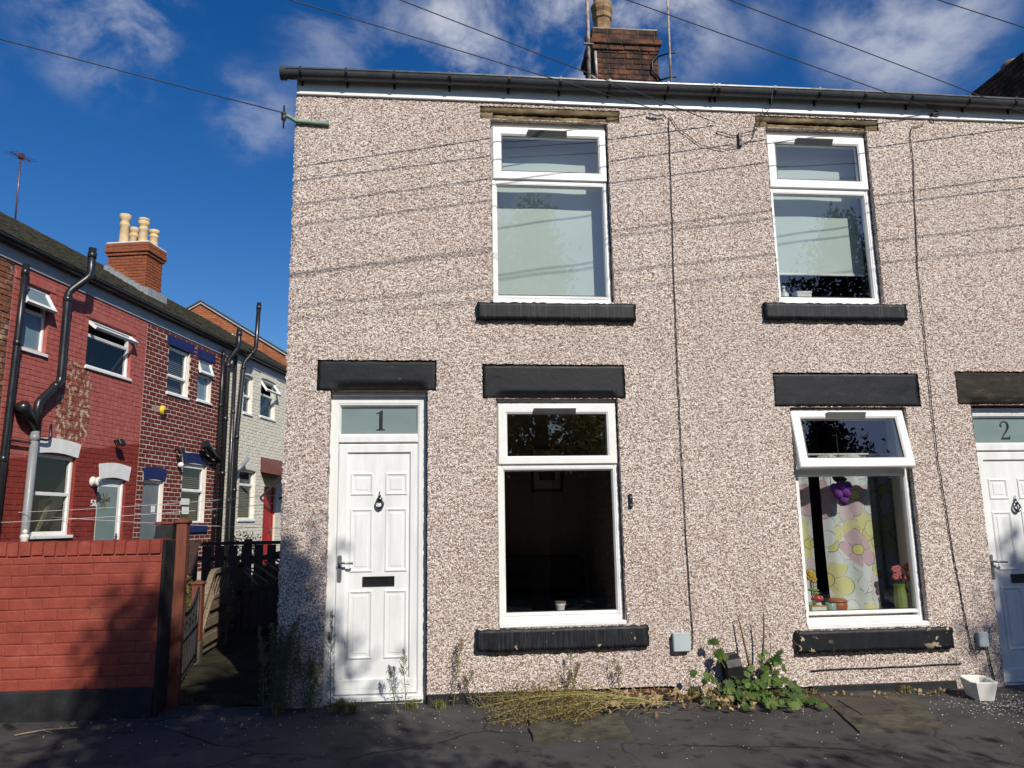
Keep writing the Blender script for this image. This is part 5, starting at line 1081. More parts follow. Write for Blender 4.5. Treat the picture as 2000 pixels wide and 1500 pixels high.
# pipes
def pipe(h, path, r, mat, name='drain_pipe', collars=True):
    p = [(S(a), b_, Zl(z)) for a, b_, z in path]; q = []
    for i, v in enumerate(p):
        v = Vector(v)
        if 0 < i < len(p)-1:
            a, c_ = Vector(p[i-1]), Vector(p[i+1]); q += [v+(a-v).normalized()*min(.09, (a-v).length*.4), v+((a-v).normalized()+(c_-v).normalized())*.02, v+(c_-v).normalized()*min(.09, (c_-v).length*.4)]
        else: q.append(v)
    b = MB(); b.tube(q, r, 12); o = b.build(name, mat, h)
    if collars:
        for i in range(len(p)-1):
            a, c_ = Vector(p[i]), Vector(p[i+1]); L = (c_-a).length
            if L > .5:
                n = max(1, int(L/1.5)); d = (c_-a).normalized()
                for k in range(n):
                    m = a+d*(.14+k*1.4); cb = MB(); cb.tube([m-d*.05, m-d*.045, m+d*.045, m+d*.05], r, 12, rad=[r*1.02, r*1.16, r*1.16, r*1.02]); cb.build('collar', mat, o)
    return o
pipe(hA, [(-.03, -.09, 5.02), (-.05, -.09, 4.0), (-.09, -.09, 2.4), (-.12, -.09, .3)], .055, 'blackpipe', 'downpipe')
st = pipe(hB, [(1.03, -.36, 5.63), (1.03, -.36, 5.18), (.84, -.12, 4.88), (.84, -.12, 3.50), (.44, -.10, 3.12), (.44, -.10, 2.72)], .068, 'blackpipe', 'soil_pipe')
pipe(hB, [(.44, -.10, 2.74), (.42, -.10, 1.2), (.40, -.10, .2)], .066, 'greypipe', 'soil_pipe')
b = MB(); b.tube([(S(.06), -.16, Zl(3.06)), (S(.10), -.16, Zl(3.0)), (S(.25), -.14, Zl(2.90)), (S(.42), -.12, Zl(2.75))], .09, 10, rad=[.10, .12, .085, .055]); b.build('hopper', 'blackpipe', hB)
pipe(hB, [(.46, -.08, 2.62), (.78, -.08, 2.62), (.80, -.05, 2.86)], .022, 'blackpipe', 'waste_pipe', False); pipe(hB, [(-.05, -.08, 2.55), (.40, -.08, 2.55)], .02, 'blackpipe', 'waste_pipe', False)
pipe(hC, [(6.12, -.34, 5.62), (6.12, -.34, 5.2), (6.03, -.13, 4.9), (6.0, -.13, .2)], .065, 'blackpipe', 'soil_pipe')
pipe(hC, [(5.86, -.10, 5.1), (5.84, -.10, 4.0), (5.80, -.10, .2)], .045, 'blackpipe', 'downpipe')
b = MB(); b.tube([(S(5.05), -.20, Zl(2.98)), (S(5.15), -.19, Zl(2.96)), (S(5.5), -.15, Zl(2.82)), (S(5.85), -.12, Zl(2.72))], .1, 10, rad=[.08, .11, .09, .06]); b.build('hopper', 'blackpipe', hC)
pipe(hD, [(6.95, -.40, 6.45), (6.95, -.36, 5.35), (6.80, -.12, 5.0), (6.62, -.12, 3.4), (6.60, -.12, .2)], .060, 'blackpipe', 'soil_pipe')
pipe(hD, [(6.42, -.10, 5.1), (6.40, -.10, 2.0), (6.40, -.10, .2)], .050, 'blackpipe', 'downpipe')
pipe(hD, [(6.70, -.12, 2.55), (7.0, -.16, 2.75), (7.1, -.18, 2.86)], .055, 'greypipe', 'waste_pipe', False)
# chimney with four pots
q0, q1, r0, r1 = 5.55, 6.28, 1.27, 2.28
b = MB(); b.box(q0+.012, r0+.012, 6.3, q1-.012, r1-.012, 8.30); ck = b.build('chimney', 'darkmortar', hC)
lay_bricks(ck, 'redbrick', r0, r1, 6.9, 7.98, .222, .066, .010, face='x-', other=q0+.012, proud=.012)
lay_bricks(ck, 'redbrick', q0, q1, 6.7, 7.98, .222, .066, .010, y=r0+.012, proud=.012)
for zc, ex in ((7.985, .035), (8.062, .07), (8.138, .055), (8.214, .055)):
    b = MB(); b.box(q0-ex+.011, r0-ex+.011, zc-.004, q1+ex-.011, r1+ex-.011, zc+.074); b.build('corbel_course', 'darkmortar', ck)
    lay_bricks(ck, 'redbrick', r0-ex, r1+ex, zc, zc+.07, .222, .066, .010, face='x-', other=q0-ex+.011, proud=.012); lay_bricks(ck, 'redbrick', q0-ex, q1+ex, zc, zc+.07, .222, .066, .010, y=r0-ex+.011, proud=.012)
b = MB(); b.box(q0-.05, r0-.05, 8.286, q1+.05, r1+.05, 8.33, .012); b.build('flaunching', 'cream', ck)
def pot(s, bb, z, h, cap=False):
    b = MB(); r = .115; b.lathe([(r*1.02, 0), (r, .02), (r*.92, h*.6), (r*1.05, h*.63), (r*1.05, h*.68), (r*.92, h*.70), (r*.92, h*.80), (r*1.1, h*.83), (r*1.15, h*.9), (r*1.15, h), (r*.9, h)], (s, bb, z), 16); o = b.build('chimney_pot', 'buffpot', ck)
    if cap: b = MB(); b.lathe([(r*1.0, h), (r*1.25, h+.02), (r*1.1, h+.07), (r*.3, h+.11)], (s, bb, z), 16); b.build('cowl', 'buffpot', o)
pot(5.72, 2.02, 8.32, .80); pot(5.78, 1.55, 8.32, .62, True); pot(6.10, 1.46, 8.32, .50); pot(6.12, 2.02, 8.32, .60)
b = MB()
for k in range(8): f = k/8; b.box(q0-.10, r0-.02+f*1.05, 6.10+(r0+.16+f*1.05)*PIT+.02, q0+.01, r0+.12+f*1.05, 6.10+(r0+.16+f*1.05)*PIT+.17)
b.box(q0-.06, r0-.13, 6.10+(r0+.02)*PIT, q1+.06, r0+.0, 6.10+(r0+.16)*PIT+.14); b.build('flashing', 'lead', ck)
# small fittings
t_ = lthing('alarm_box', 'round yellow alarm box on the maroon brick house', 'alarm', S(3.73), 0, Zl(3.48)); b = MB(); b.lathe([(.11, 0), (.115, .03), (.10, .07), (.02, .085)], (S(3.73), -.008, Zl(3.48)), 18, 'y'); b.build('cover', 'yellow', t_); b = MB(); b.box(S(3.70), -.098, Zl(3.44), S(3.79), -.085, Zl(3.49)); b.build('badge', 'blackplastic', t_)
b = MB(); b.box(S(3.42), -.012, Zl(3.43), S(3.60), -.004, Zl(3.52)); tag(b.build('paint_patch', 'mortarcap', hC))
def flood(s, z, label, mat='blackplastic'):
    t_ = lthing('floodlight', label, 'light', s, 0, z); b = MB(); b.tube([(s, 0, z+.05), (s, -.09, z+.05), (s, -.10, z)], .02, 6); b.build('bracket', mat, t_)
    b = MB(); b.box(s-.09, -.20, z-.09, s+.09, -.11, z+.04, .01); b.xf(Matrix.Translation((s, -.1, z)) @ Matrix.Rotation(R(-30), 4, 'X') @ Matrix.Translation((-s, .1, -z))).build('head', mat, t_)
flood(S(2.37), Zl(2.74), 'black floodlight above the white lintel of the door numbered 51'); flood(S(4.28), Zl(2.76), 'black floodlight left of the navy lintel over the downstairs window')
t_ = lthing('security_light', 'white bulkhead lamp beside the downstairs window of the maroon house', 'light', S(4.42), 0, Zl(2.52)); b = MB(); b.ball((S(4.42), -.07, Zl(2.52)), .07, seg=12); b.build('head', 'ceramic', t_); b = MB(); b.tube([(S(4.42), 0, Zl(2.56)), (S(4.42), -.08, Zl(2.54))], .02, 6); b.build('arm', 'ceramic', t_)
t_ = lthing('flue_terminal', 'round white boiler flue on the red wall beside door 51', 'flue', S(1.9), 0, Zl(2.08)); b = MB(); b.lathe([(.10, 0), (.10, .02), (.075, .03), (.075, .10), (.09, .11), (.09, .14), (.05, .15)], (S(1.9), -.008, Zl(2.08)), 16, 'y'); b.build('outer_ring', 'cream', t_); b = MB(); b.lathe([(.045, .15), (.045, .17)], (S(1.9), -.008, Zl(2.08)), 12, 'y'); b.build('outlet', 'handlegrey', t_)
# aerial on the ridge
t_ = lthing('tv_aerial', 'tall thin television aerial standing on the mossy roof', 'aerial', S(3.16), 3.4, 8.2)
b = MB(); b.tube([(S(3.16), 3.4, 8.1), (S(3.16)-.03, 3.4, 9.85)], .020, 8); b.build('pole', 'aerial', t_)
b = MB(); b.tube([(S(2.77), 3.3, 9.72), (S(3.50), 3.5, 9.92)], .015, 6); b.box(S(3.10), 3.35, 9.78, S(3.19), 3.45, 9.90); bm = b.build('boom', 'aerial', t_)
for k in range(7):
    f = k/6; x = S(2.77)+f*(S(3.5)-S(2.77)); z = 9.72+.2*f; b = MB(); b.tube([(x, 3.3+.2*f-.18, z), (x, 3.3+.2*f+.18, z)], .006, 5); b.build('element', 'aerial', bm)

# far orange brick house with its gable to us
hG = thing('gabled_house', 'orange brick house with a gable end rising behind the left row', 'house', (-9.75, 26, 0))
gp_ = [(-13.9, -.2), (-5.6, -.2), (-5.6, 8.13), (-9.75, 10.7), (-13.9, 8.13)]
b = MB(); b.prism([(x, z) for x, z in gp_], 26.02, 34, 'y'); b.build('wall', 'orangemortar', hG)
def gtop(x): return 10.66-abs(x+9.75)*.619
z = 6.2; row = 0; rows = MB(); me_, bv_, bf_ = brick_mesh('orangebrick'); cnt = 0; Vb = np.array(bv_)
lst = []
while z < 10.6:
    x = -13.9-(.12 if row % 2 else 0)
    while x < -5.7:
        xc = x+.112
        if z+.07 < gtop(xc+.11 if xc > -9.75 else xc-.11) and xc > -12.2 and not (-8.95 < xc < -8.35 and 8.75 < z < 9.3): lst.append((xc, z))
        x += .24
    z += .085; row += 1
lst.sort(key=lambda q: -q[1])
for i, (xc, z) in enumerate(lst):
    if i < 300:
        o = bpy.data.objects.new('brick', me_); COL.objects.link(o); o.parent = hG; o.location = Vector((xc, 26.005, z+.036))-ORG[hG]; o.scale = (.224, .018, .070); ORG[o] = ORG[hG]
    else:
        rows.add([tuple(p) for p in Vb*np.array([.224, .018, .07])+np.array([xc, 26.005, z+.036])], bf_)
rows.build('brickwork', 'orangebrick', hG, kind='stuff')
b = MB()
for sg in (-1, 1):
    xe = -9.75+sg*4.4; b.prism([(-9.75, 10.70), (xe, 10.70-4.4*.619), (xe, 10.65-4.4*.619), (-9.75, 10.65)] if sg > 0 else [(-9.75, 10.70), (-9.75, 10.65), (xe, 10.65-4.4*.619), (xe, 10.70-4.4*.619)], 25.9, 34.1, 'y')
b.build('roof', 'slate', hG)
b = MB(); b.prism([(-9.75, 10.61), (-14.1, 7.92), (-14.1, 7.86), (-9.75, 10.55)], 25.93, 26.0, 'y'); b.prism([(-9.75, 10.61), (-5.4, 7.92), (-5.4, 7.86), (-9.75, 10.55)], 25.93, 26.0, 'y'); b.build('bargeboard', 'fasciagrey', hG)
b = MB(); b.ring(-8.92, 8.72, -8.38, 9.26, frame_prof(.06, 25.97, 26.03)); wg = b.build('window', 'upvc', hG); MB().quad((-8.9, 26.0, 8.74), (-8.4, 26.0, 8.74), (-8.4, 26.0, 9.24), (-8.9, 26.0, 9.24)).build('pane', 'farglass', wg)
# ------------------------------------------------------------------ red garden wall and its end
gw = thing('garden_wall', 'low red painted brick wall with a black base at the left', 'wall', (-3.5, 0, 0))
b = MB(); b.box(-6.5, -.112, -.15, -2.045, .11, 1.150); b.box(-6.5, -.106, 1.149, -2.047, .09, 1.252); b.build('core', 'redpaint', gw)
z0 = .205
lay_bricks(gw, 'redpaint', -4.6, -2.048, z0, 1.150, .2245, .0765, .0050, y=-.112, proud=.0055, wob=.0025, cx=.025, cz=.10, order=lambda q: -q[0])
lay_bricks(gw, 'redpaint', -6.5, -4.6, z0, 1.150, .2245, .0765, .0050, y=-.112, proud=.0055, limit=0)
x = -2.05
for k in range(50):
    w = rng.uniform(.070, .086); x -= w+.006
    o = bpy.data.objects.new('coping_brick', brick_mesh('redpaint', .06, .06)[0]); COL.objects.link(o); o.parent = gw; ORG[o] = ORG[gw]
    o.location = Vector((x+w/2, -.122-rng.uniform(-.004, .004), 1.212+rng.uniform(-.004, .004)))-ORG[gw]; o.scale = (w, .225, .108+rng.uniform(-.004, .004)); o.rotation_euler = (0, rng.uniform(-.03, .03), 0)
b = MB(); b.box(-6.5, -.137, -.2, -2.05, -.05, .203, .012); b.build('black_base', 'blackflat', gw)
rough_end = MB(); rough_end.box(-2.046, -.128, -.2, -2.022, .118, 1.262, .008); rough_end.build('black_end_face', 'blackflat', gw)
t_ = thing('gate_pier', 'short black pier with a red cap behind the end of the red wall', 'pier', (-2.11, .26, 0))
b = MB(); b.box(-2.19, .12, -.1, -2.06, .26, 1.375, .006); b.build('shaft', 'blackflat', t_); b = MB(); b.box(-2.20, .115, 1.376, -2.055, .27, 1.40, .008); b.build('cap', 'redwood', t_)
def post(name, label, x, y, h, w, base=None):
    t_ = thing(name, label, 'post', (x, y, 0)); b = MB(); b.box(x-w/2, y-w/2, (base or -.1), x+w/2, y+w/2, h, .006); b.build('shaft', 'redwood', t_)
    b = MB(); b.box(x-w/2-.012, y-w/2-.012, h, x+w/2+.012, y+w/2+.012, h+.025, .006); b.add([(x-w/2, y-w/2, h+.025), (x+w/2, y-w/2, h+.025), (x+w/2, y+w/2, h+.025), (x-w/2, y+w/2, h+.025), (x, y, h+.05)], [(0, 1, 4), (1, 2, 4), (2, 3, 4), (3, 0, 4)]); b.build('cap', 'redwood', t_)
    if base: b = MB(); b.box(x-w/2-.01, y-w/2-.01, -.1, x+w/2+.01, y+w/2+.01, base, .008); b.build('socket', 'concrete', t_)
    return t_
post('gate_post', 'tall red brown timber post against the end of the red wall', -2.005, .21, 1.385, .085)
post('gate_post', 'shorter red brown gate post with a pointed cap and grey foot beside the alley', -2.43, 2.20, .765, .105, .20)
# black iron gate between the two posts, hung along the line of the alley
gt = thing('iron_gate', 'ornamental black iron gate between the two red brown posts', 'gate', (-2.2, 1.3, 0))
ga, gb = Vector((-2.06, .33, 0)), Vector((-2.40, 2.12, 0)); gl = (gb-ga).length; gd = (gb-ga).normalized()
G = lambda u, z: tuple(ga+gd*(u*gl)+Vector((0, 0, z)))
b = MB(); b.tube([G(0, .02), G(0, .78)], .014, 6); b.tube([G(1, .02), G(1, .70)], .014, 6); b.tube([G(u, .60+.14*(2*u-1)**2) for u in np.linspace(0, 1, 14)], .012, 6); b.tube([G(0, .10), G(1, .10)], .011, 6); b.tube([G(0, .38), G(1, .38)], .010, 6); b.build('gate_frame', 'iron', gt)
for k in range(1, 13):
    u = k/13; b = MB(); b.tube([G(u, .04), G(u, .59+.14*(2*u-1)**2)], .008, 5); b.build('bar', 'iron', gt)
for k in range(6):
    u = (k+.5)/6; b = MB()
    for sg in (-1, 1): b.tube([G(u+sg*.05*(1-a/7)*math.cos(a), .48+.06*(1-a/7)*math.sin(a)) for a in np.linspace(0, 5.5, 14)], .006, 5)
    b.build('scroll', 'iron', gt)
# lattice topped timber panel along the alley
fp = thing('lattice_fence', 'weathered lattice fence panel with a wavy top beside the alley', 'fence', (-2.46, 3.3, 0))
fa, fb = Vector((-2.45, 2.27, 0)), Vector((-2.48, 3.55, 0)); fl_ = (fb-fa).length; fd = (fb-fa).normalized(); fn = Vector((fd.y, -fd.x, 0))
Fp = lambda u, z, o=0.0: tuple(fa+fd*(u*fl_)+fn*o+Vector((0, 0, z)))
topz = lambda u: .46+.42*(3*min(u/.5, 1)**2-2*min(u/.5, 1)**3) if u < .5 else .88-.0*(u)
midz = lambda u: .14+.42*(3*min(u/.5, 1)**2-2*min(u/.5, 1)**3)
us = np.linspace(0, 1, 22)
def strip(b, zf, w, o0, o1):
    for ua, ub in zip(us, us[1:]):
        A = [Fp(ua, zf(ua), o0), Fp(ub, zf(ub), o0), Fp(ub, zf(ub), o1), Fp(ua, zf(ua), o1)]; B = [(p[0], p[1], p[2]+w) for p in A]
        b.add(A+B, [(0, 1, 2, 3), (7, 6, 5, 4), (0, 4, 5, 1), (1, 5, 6, 2), (2, 6, 7, 3), (3, 7, 4, 0)])
b = MB(); strip(b, lambda u: topz(u)-.045, .045, -.03, .03); b.build('top_rail', 'fencewood', fp)
b = MB(); strip(b, midz, .04, -.025, .025); b.build('middle_rail', 'fencewood', fp)
for sgn in (1, -1):
    for k in range(-4, 13):
        u0 = k*.105; pts = []
        for q in range(9):
            u = u0+(q/8)*.22; f = q/8 if sgn > 0 else 1-q/8
            if 0 <= u <= 1: pts.append(Fp(u, midz(u)+.04+f*(topz(u)-midz(u)-.085), .006*sgn))
        if len(pts) > 2: b = MB(); b.tube(pts, .0085, 4); b.build('lath', 'fencewood', fp)
for k in range(7):
    z = .02+k*.085
    def zb(u, z=z): return z
    b = MB(); seg = [u for u in us if z+.08 <= midz(u)+.03]
    if len(seg) > 1:
        o = .012*(1 if k % 2 else -1); u0, u1 = seg[0], 1.0
        A = [Fp(u0, z, o-.009), Fp(u1, z, o-.009), Fp(u1, z, o+.009), Fp(u0, z, o+.009)]; B = [(p[0], p[1], p[2]+.092) for p in A]
        b.add(A+B, [(0, 1, 2, 3), (7, 6, 5, 4), (0, 4, 5, 1), (1, 5, 6, 2), (2, 6, 7, 3), (3, 7, 4, 0)]); b.build('slat', 'fencewood', fp)
for u in (0.02, .98): b = MB(); p = Fp(u, 0); b.box(p[0]-.03, p[1]-.03, -.1, p[0]+.03, p[1]+.03, topz(u)-.04); b.build('stile', 'fencewood', fp)
# dark paling fence across the end of the alley and the arched gate in front of it
pf = thing('paling_fence', 'dark brown paling fence across the far end of the alley', 'fence', (-2.6, 5.6, 0))
FY = 5.6; X0, X1 = -4.3, -1.2
for z, hh in ((1.08, .05), (.86, .06), (.25, .07)): b = MB(); b.box(X0, FY+.02, z, X1, FY+.06, z+hh); b.build('rail', 'brownwood', pf)
k = 0; x = X0
while x < X1: b = MB(); b.box(x, FY, -.1, x+.125, FY+.02, 1.08+rng.uniform(-.01, .005)); b.build('paling', 'brownwood', pf); x += .185
for x in (-3.55, -2.75, -1.9): b = MB(); b.box(x-.05, FY+.06, -.1, x+.05, FY+.16, 1.16); b.build('post', 'brownwood', pf)
ag = thing('arched_gate', 'dark arched timber gate with diagonal lattice in the shaded alley', 'gate', (-1.75, 4.6, 0))
AY = 4.6; ax0, ax1 = -2.60, -1.22
cx_ = -1.20; arcp = [(ax0+(ax1-ax0)*u, .80+.26*math.sin(u*math.pi/2)) for u in np.linspace(0, 1, 14)]
def barc(b, dz, w):
    for p, q in zip(arcp, arcp[1:]): b.prism([(p[0], p[1]+dz), (q[0], q[1]+dz), (q[0], q[1]+dz+w), (p[0], p[1]+dz+w)], AY-.03, AY+.03, 'y')
b = MB(); barc(b, 0, .07); b.build('top_rail', 'brownwood', ag); b = MB(); barc(b, -.36, .06); b.build('middle_rail', 'brownwood', ag)
b = MB(); b.box(ax0-.04, AY-.03, 0, ax0+.05, AY+.03, .84); b.build('stile', 'brownwood', ag); b = MB(); b.box(ax1-.06, AY-.031, 0, ax1, AY+.031, 1.06); b.build('stile', 'brownwood', ag)
for k in range(8):
    x = ax0-.05+k*.125; b = MB(); ztop = lambda q: .80+.26*math.sin(max(0, min(1, (q-ax0)/(ax1-ax0)))*math.pi/2)
    xa, xb = max(x, ax0+.03), min(x+.30, ax1-.04)
    if xb > xa: b.tube([(xa, AY, ztop(xa)-.01), (xb, AY, ztop(xb)-.30)], .014, 4); b.build('lath', 'fencewood', ag)
for k in range(9):
    x = ax0+.06+k*.105; 
    b = MB(); b.box(x, AY-.012, .02, x+.10, AY+.012, ztop(x)-.34); b.build('board', 'brownwood', ag)

# washing lines between the left row and our side wall
for (a, c, lab, sg) in (((-8.5, 8.0, 1.62), (-1.22, 5.0, 1.86), 'upper white washing line strung across the gardens', .06), ((-8.5, 7.2, 1.45), (-1.22, 5.6, 1.78), 'middle white washing line strung across the gardens', .08), ((-8.5, 9.2, 1.70), (-1.22, 6.5, 1.25), 'lower white washing line slanting down to the right across the gardens', .05)):
    a, c = Vector(a), Vector(c); P = []
    for k in range(21): t_ = k/20; p = a.lerp(c, t_); p.z -= sg*4*t_*(1-t_); P.append(p)
    b = MB(); b.tube(P, .004, 5); b.build('washing_line', 'whiteline', label=lab, cat='washing line', org=tuple(c))
# ------------------------------------------------------------------ things on the pavement
def onground(x, y, dz=0.0): return gz(x, y)+dz
t_ = thing('drain_cover', 'brown iron drain cover set in a worn concrete surround below the floral curtain window', 'drain cover', (3.27, -.6, onground(3.27, -.6)))
def slabpoly(b, pts, z0, z1, jit=.006, n=6):
    P = []
    for (xa, ya), (xb, yb) in zip(pts, pts[1:]+pts[:1]):
        for k in range(n): f = k/n; P.append((xa+(xb-xa)*f+rng.uniform(-jit, jit), ya+(yb-ya)*f+rng.uniform(-jit, jit)))
    b.add([(x, y, gz(x, y)+z0) for x, y in P]+[(x, y, gz(x, y)+z1) for x, y in P], [tuple(range(len(P), 2*len(P)))]+[(i, (i+1) % len(P), (i+1) % len(P)+len(P), i+len(P)) for i in range(len(P))])
b = MB(); slabpoly(b, [(2.83, -1.107), (3.478, -1.09), (3.765, -.10), (3.05, -.12)], -.02, .010); b.build('surround', 'concrete', t_)
b = MB(); slabpoly(b, [(3.064, -.733), (3.404, -.706), (3.499, -.237), (3.109, -.30)], .0, .016, .001, 2); cv = b.build('cover', 'cover', t_)
b = MB(); zc = gz(3.3, -.66)+.0165; b.box(3.26, -.665, zc-.002, 3.34, -.655, zc+.001); b.build('lifting_slot', 'blackflat', cv)
t_ = thing('stone_slab', 'uneven mossy stone slab let into the asphalt below the dark downstairs window', 'slab', (.95, -1.0, onground(.95, -1)))
b = MB(); slabpoly(b, [(.65, -1.03), (1.295, -1.065), (1.345, -.50), (.66, -.48)], -.02, .020, .012, 9); b.build('slab', 'slab', t_)
# white planter trough
t_ = thing('planter_trough', 'empty white ceramic trough lying end on by the wall near door 2', 'planter', (4.27, -.25, onground(4.27, -.25)))
tz = gz(4.25, -.25)
def trough(b, sx, top, w0, w1, L, y0, z0, z1, inner=False):
    pass
b = MB(); o8 = lambda w, c, y, z: [(-w+c, y, z), (w-c, y, z)]
prof = lambda w, y0, y1, z, c: [(-w+c, y0, z), (w-c, y0, z), (w, y0+c, z), (w, y1-c, z), (w-c, y1, z), (-w+c, y1, z), (-w, y1-c, z), (-w, y0+c, z)]
rings = [prof(.066, -.11, .11, 0, .02), prof(.102, -.13, .13, .135, .035), prof(.096, -.124, .124, .140, .032), prof(.084, -.112, .112, .132, .03), prof(.055, -.09, .09, .03, .02)]
vs = [p for r_ in rings for p in r_]; fs = [tuple(reversed(range(8)))]+[(k*8+i, k*8+(i+1) % 8, k*8+8+(i+1) % 8, k*8+8+i) for k in range(4) for i in range(8)]+[tuple(range(32, 40))]
m_ = Matrix.Translation((4.262, -.335, tz+.003)) @ Matrix.Rotation(R(-14), 4, 'Z') @ Matrix.Rotation(R(2), 4, 'X')
b.add(vs, fs); b.xf(m_).build('trough', 'ceramic', t_)
b = MB(); b.add([(-.068, -.10, .08), (.068, -.10, .08), (.068, .10, .08), (-.068, .10, .08)], [(0, 1, 2, 3)]); b.xf(m_).build('soil', 'soil', t_)
# loose pale chips fallen from the wall and grit
def chips(name, n, fn, s0, s1, mat='gravel'):
    V, F = [], []; base = np.array([(1, 0, 0), (-1, 0, 0), (0, 1, 0), (0, -1, 0), (0, 0, .7), (0, 0, -.7)], float); tri = np.array([(0, 2, 4), (2, 1, 4), (1, 3, 4), (3, 0, 4), (2, 0, 5), (1, 2, 5), (3, 1, 5), (0, 3, 5)])
    for i in range(n):
        x, y = fn(); s = nrg.uniform(s0, s1); a = nrg.uniform(0, 6.28); p = base*nrg.uniform(.6, 1.2, (6, 1))*s
        q = np.stack([p[:, 0]*math.cos(a)-p[:, 1]*math.sin(a), p[:, 0]*math.sin(a)+p[:, 1]*math.cos(a), p[:, 2]], 1)+np.array([x, y, gz(x, y)+s*.4+.003]); F.append(tri+len(V)*6); V.append(q)
    return np_mesh(name, np.concatenate(V), np.concatenate(F), mat, kind='stuff')
def zone(x0, x1, y0, y1, p=1.0): return lambda: (nrg.uniform(x0, x1), y1-(y1-y0)*abs(nrg.normal(0, .45))**p)
g_ = chips('gravel_chips', 260, zone(1.1, 5.2, -1.7, -.05), .002, .006); tag(g_, 'pale stone chips scattered over the sunlit pavement', 'gravel')
g_ = chips('gravel_chips', 520, lambda: (4.40+nrg.normal(0, .30), -.62+nrg.normal(0, .20)), .003, .008); tag(g_, 'drift of pale stone chips round the white trough near door 2', 'gravel')
g_ = chips('gravel_chips', 110, zone(-2.4, 1.1, -1.6, -.05), .003, .0065); tag(g_, 'few pale chips on the shaded pavement by door 1', 'gravel')
g_ = chips('path_grit', 600, lambda: (nrg.uniform(-2.1, -1.2), .22+nrg.normal(0, .16)), .003, .010, 'gravel' if False else 'slab'); tag(g_, 'dark grit and moss along the ragged edge of the alley path', 'grit')
g_ = chips('crumbs', 700, lambda: (2.82+nrg.normal(0, .16), -.26+nrg.normal(0, .12)), .004, .010, 'rustlitter'); tag(g_, 'rusty brown litter heaped at the wall foot right of the green leaves', 'litter')

t_ = thing('fallen_twig', 'thin pale twig lying on the pavement in front of the red wall', 'twig', (-2.65, -.42, onground(-2.65, -.42)))
b = MB(); b.tube([(-2.80, -.50, gz(-2.8, -.5)+.008), (-2.65, -.42, gz(-2.65, -.42)+.016), (-2.45, -.36, gz(-2.45, -.36)+.008)], .005, 5); b.build('stick', 'fencewood', t_); b = MB(); b.tube([(-2.66, -.425, gz(-2.66, -.42)+.014), (-2.58, -.46, gz(-2.58, -.46)+.007)], .003, 5); b.build('side_shoot', 'fencewood', t_)
# ------------------------------------------------------------------ plants along the wall
def stems_mesh(paths, r, mat, parent, name='stem'):
    for p in paths: b = MB(); n = len(p); b.tube(p, r, 5, rad=[r*(1-.65*i/max(1, n-1)) for i in range(n)]); b.build(name, mat, parent)
def arcpath(p, d, L, bend, n=8):
    p = Vector(p); d = Vector(d).normalized(); out = [p.copy()]
    for k in range(n): d = (d+Vector(bend)/n+Vector((rng.uniform(-.04, .04), rng.uniform(-.04, .04), 0))).normalized(); p = p+d*(L/n); out.append(p.copy())
    return out
def fleabane(x, y, h, label, n=1, lean=(0, 0), bushy=1.0, mat='weedleaf', group=None, spread=.1):
    z = gz(x, y); t_ = thing('tall_weed', label, 'weed', (x, y, z)); C = []; Sz = []; paths = []; F = []
    for k in range(n):
        d = Vector((lean[0]+rng.uniform(-spread, spread), lean[1]+rng.uniform(-spread, spread)*.5, 1)); hh = h*rng.uniform(.75, 1) if k else h
        P = arcpath((x+rng.uniform(-.04, .04)*(n > 1)*2, y+rng.uniform(-.02, .02), z), d, hh, (rng.uniform(-.1, .1), 0, .1), 10); paths.append(P)
        for q in range(int(70*bushy*hh/.7)):
            f = rng.uniform(.05, .75); i = f*10; p = P[int(i)].lerp(P[min(10, int(i)+1)], i-int(i)); a = rng.uniform(0, 6.28); l = .05*(1-f*.6); C.append(p+Vector((math.cos(a)*l*.6, math.sin(a)*l*.6, rng.uniform(-.01, .012)))); Sz.append(l*1.1)
        for q in range(int(16*bushy)):
            f = rng.uniform(.5, .97); i = f*10; p = P[int(i)].lerp(P[min(10, int(i)+1)], i-int(i)); a = rng.uniform(0, 6.28); l = .13*(1.08-f); tp = p+Vector((math.cos(a)*l*.6, math.sin(a)*l*.5, l*.9)); paths.append([p, p.lerp(tp, .5)+Vector((0, 0, -.008)), tp])
            for w in range(10): v = p.lerp(tp, rng.uniform(.3, 1)); F.append(v+Vector((rng.gauss(0, .008), rng.gauss(0, .008), rng.gauss(0, .008))))
    main = MB()
    for p in paths: main.tube(p, .0042, 5, rad=[.0045*(1-.7*i/(len(p)-1)) if len(p) > 5 else .0016 for i in range(len(p))])
    main.build('stem', 'stem', t_)
    v, f = leaves(np.array([tuple(c) for c in C]), np.array(Sz), aspect=.14, fold=.05); np_mesh('leaves', v, f, mat, t_, 'stuff')
    v, f = leaves(np.array([tuple(c) for c in F]), .011, aspect=.7); np_mesh('flower_heads', v, f, mat, t_, 'stuff')
    return t_
fleabane(-.76, -.13, .74, 'tallest pale green weed standing against the left side of door 1', 1, (0, 0), 1.7)
fleabane(-.28, -.12, .33, 'shorter of the two pale weeds in front of door 1 at its right', 1, (-.12, 0), 1.2); fleabane(-.20, -.12, .44, 'taller of the two pale weeds in front of door 1 at its right', 1, (-.05, 0), 1.2)
fleabane(.15, -.10, .50, 'thin dry weed on the pebbledash just right of door 1', 1, (.03, 0), 1.0, 'dryseed')
fleabane(-1.18, -.09, .72, 'bushy dark weed growing at the left corner of the wall', 11, (-.05, 0), 2.2, spread=.26)
fleabane(-.98, -.08, .45, 'lower clump of weed between the wall corner and door 1', 4, (0, 0), 1.3, spread=.25)
fleabane(1.08, -.10, .38, 'wispy dry stalks below the sill of the dark downstairs window', 3, (.1, 0), .5, 'dryseed', spread=.35); fleabane(1.50, -.10, .33, 'single thin dry stalk left of the larger grey box', 2, (-.05, 0), .4, 'dryseed', spread=.2)
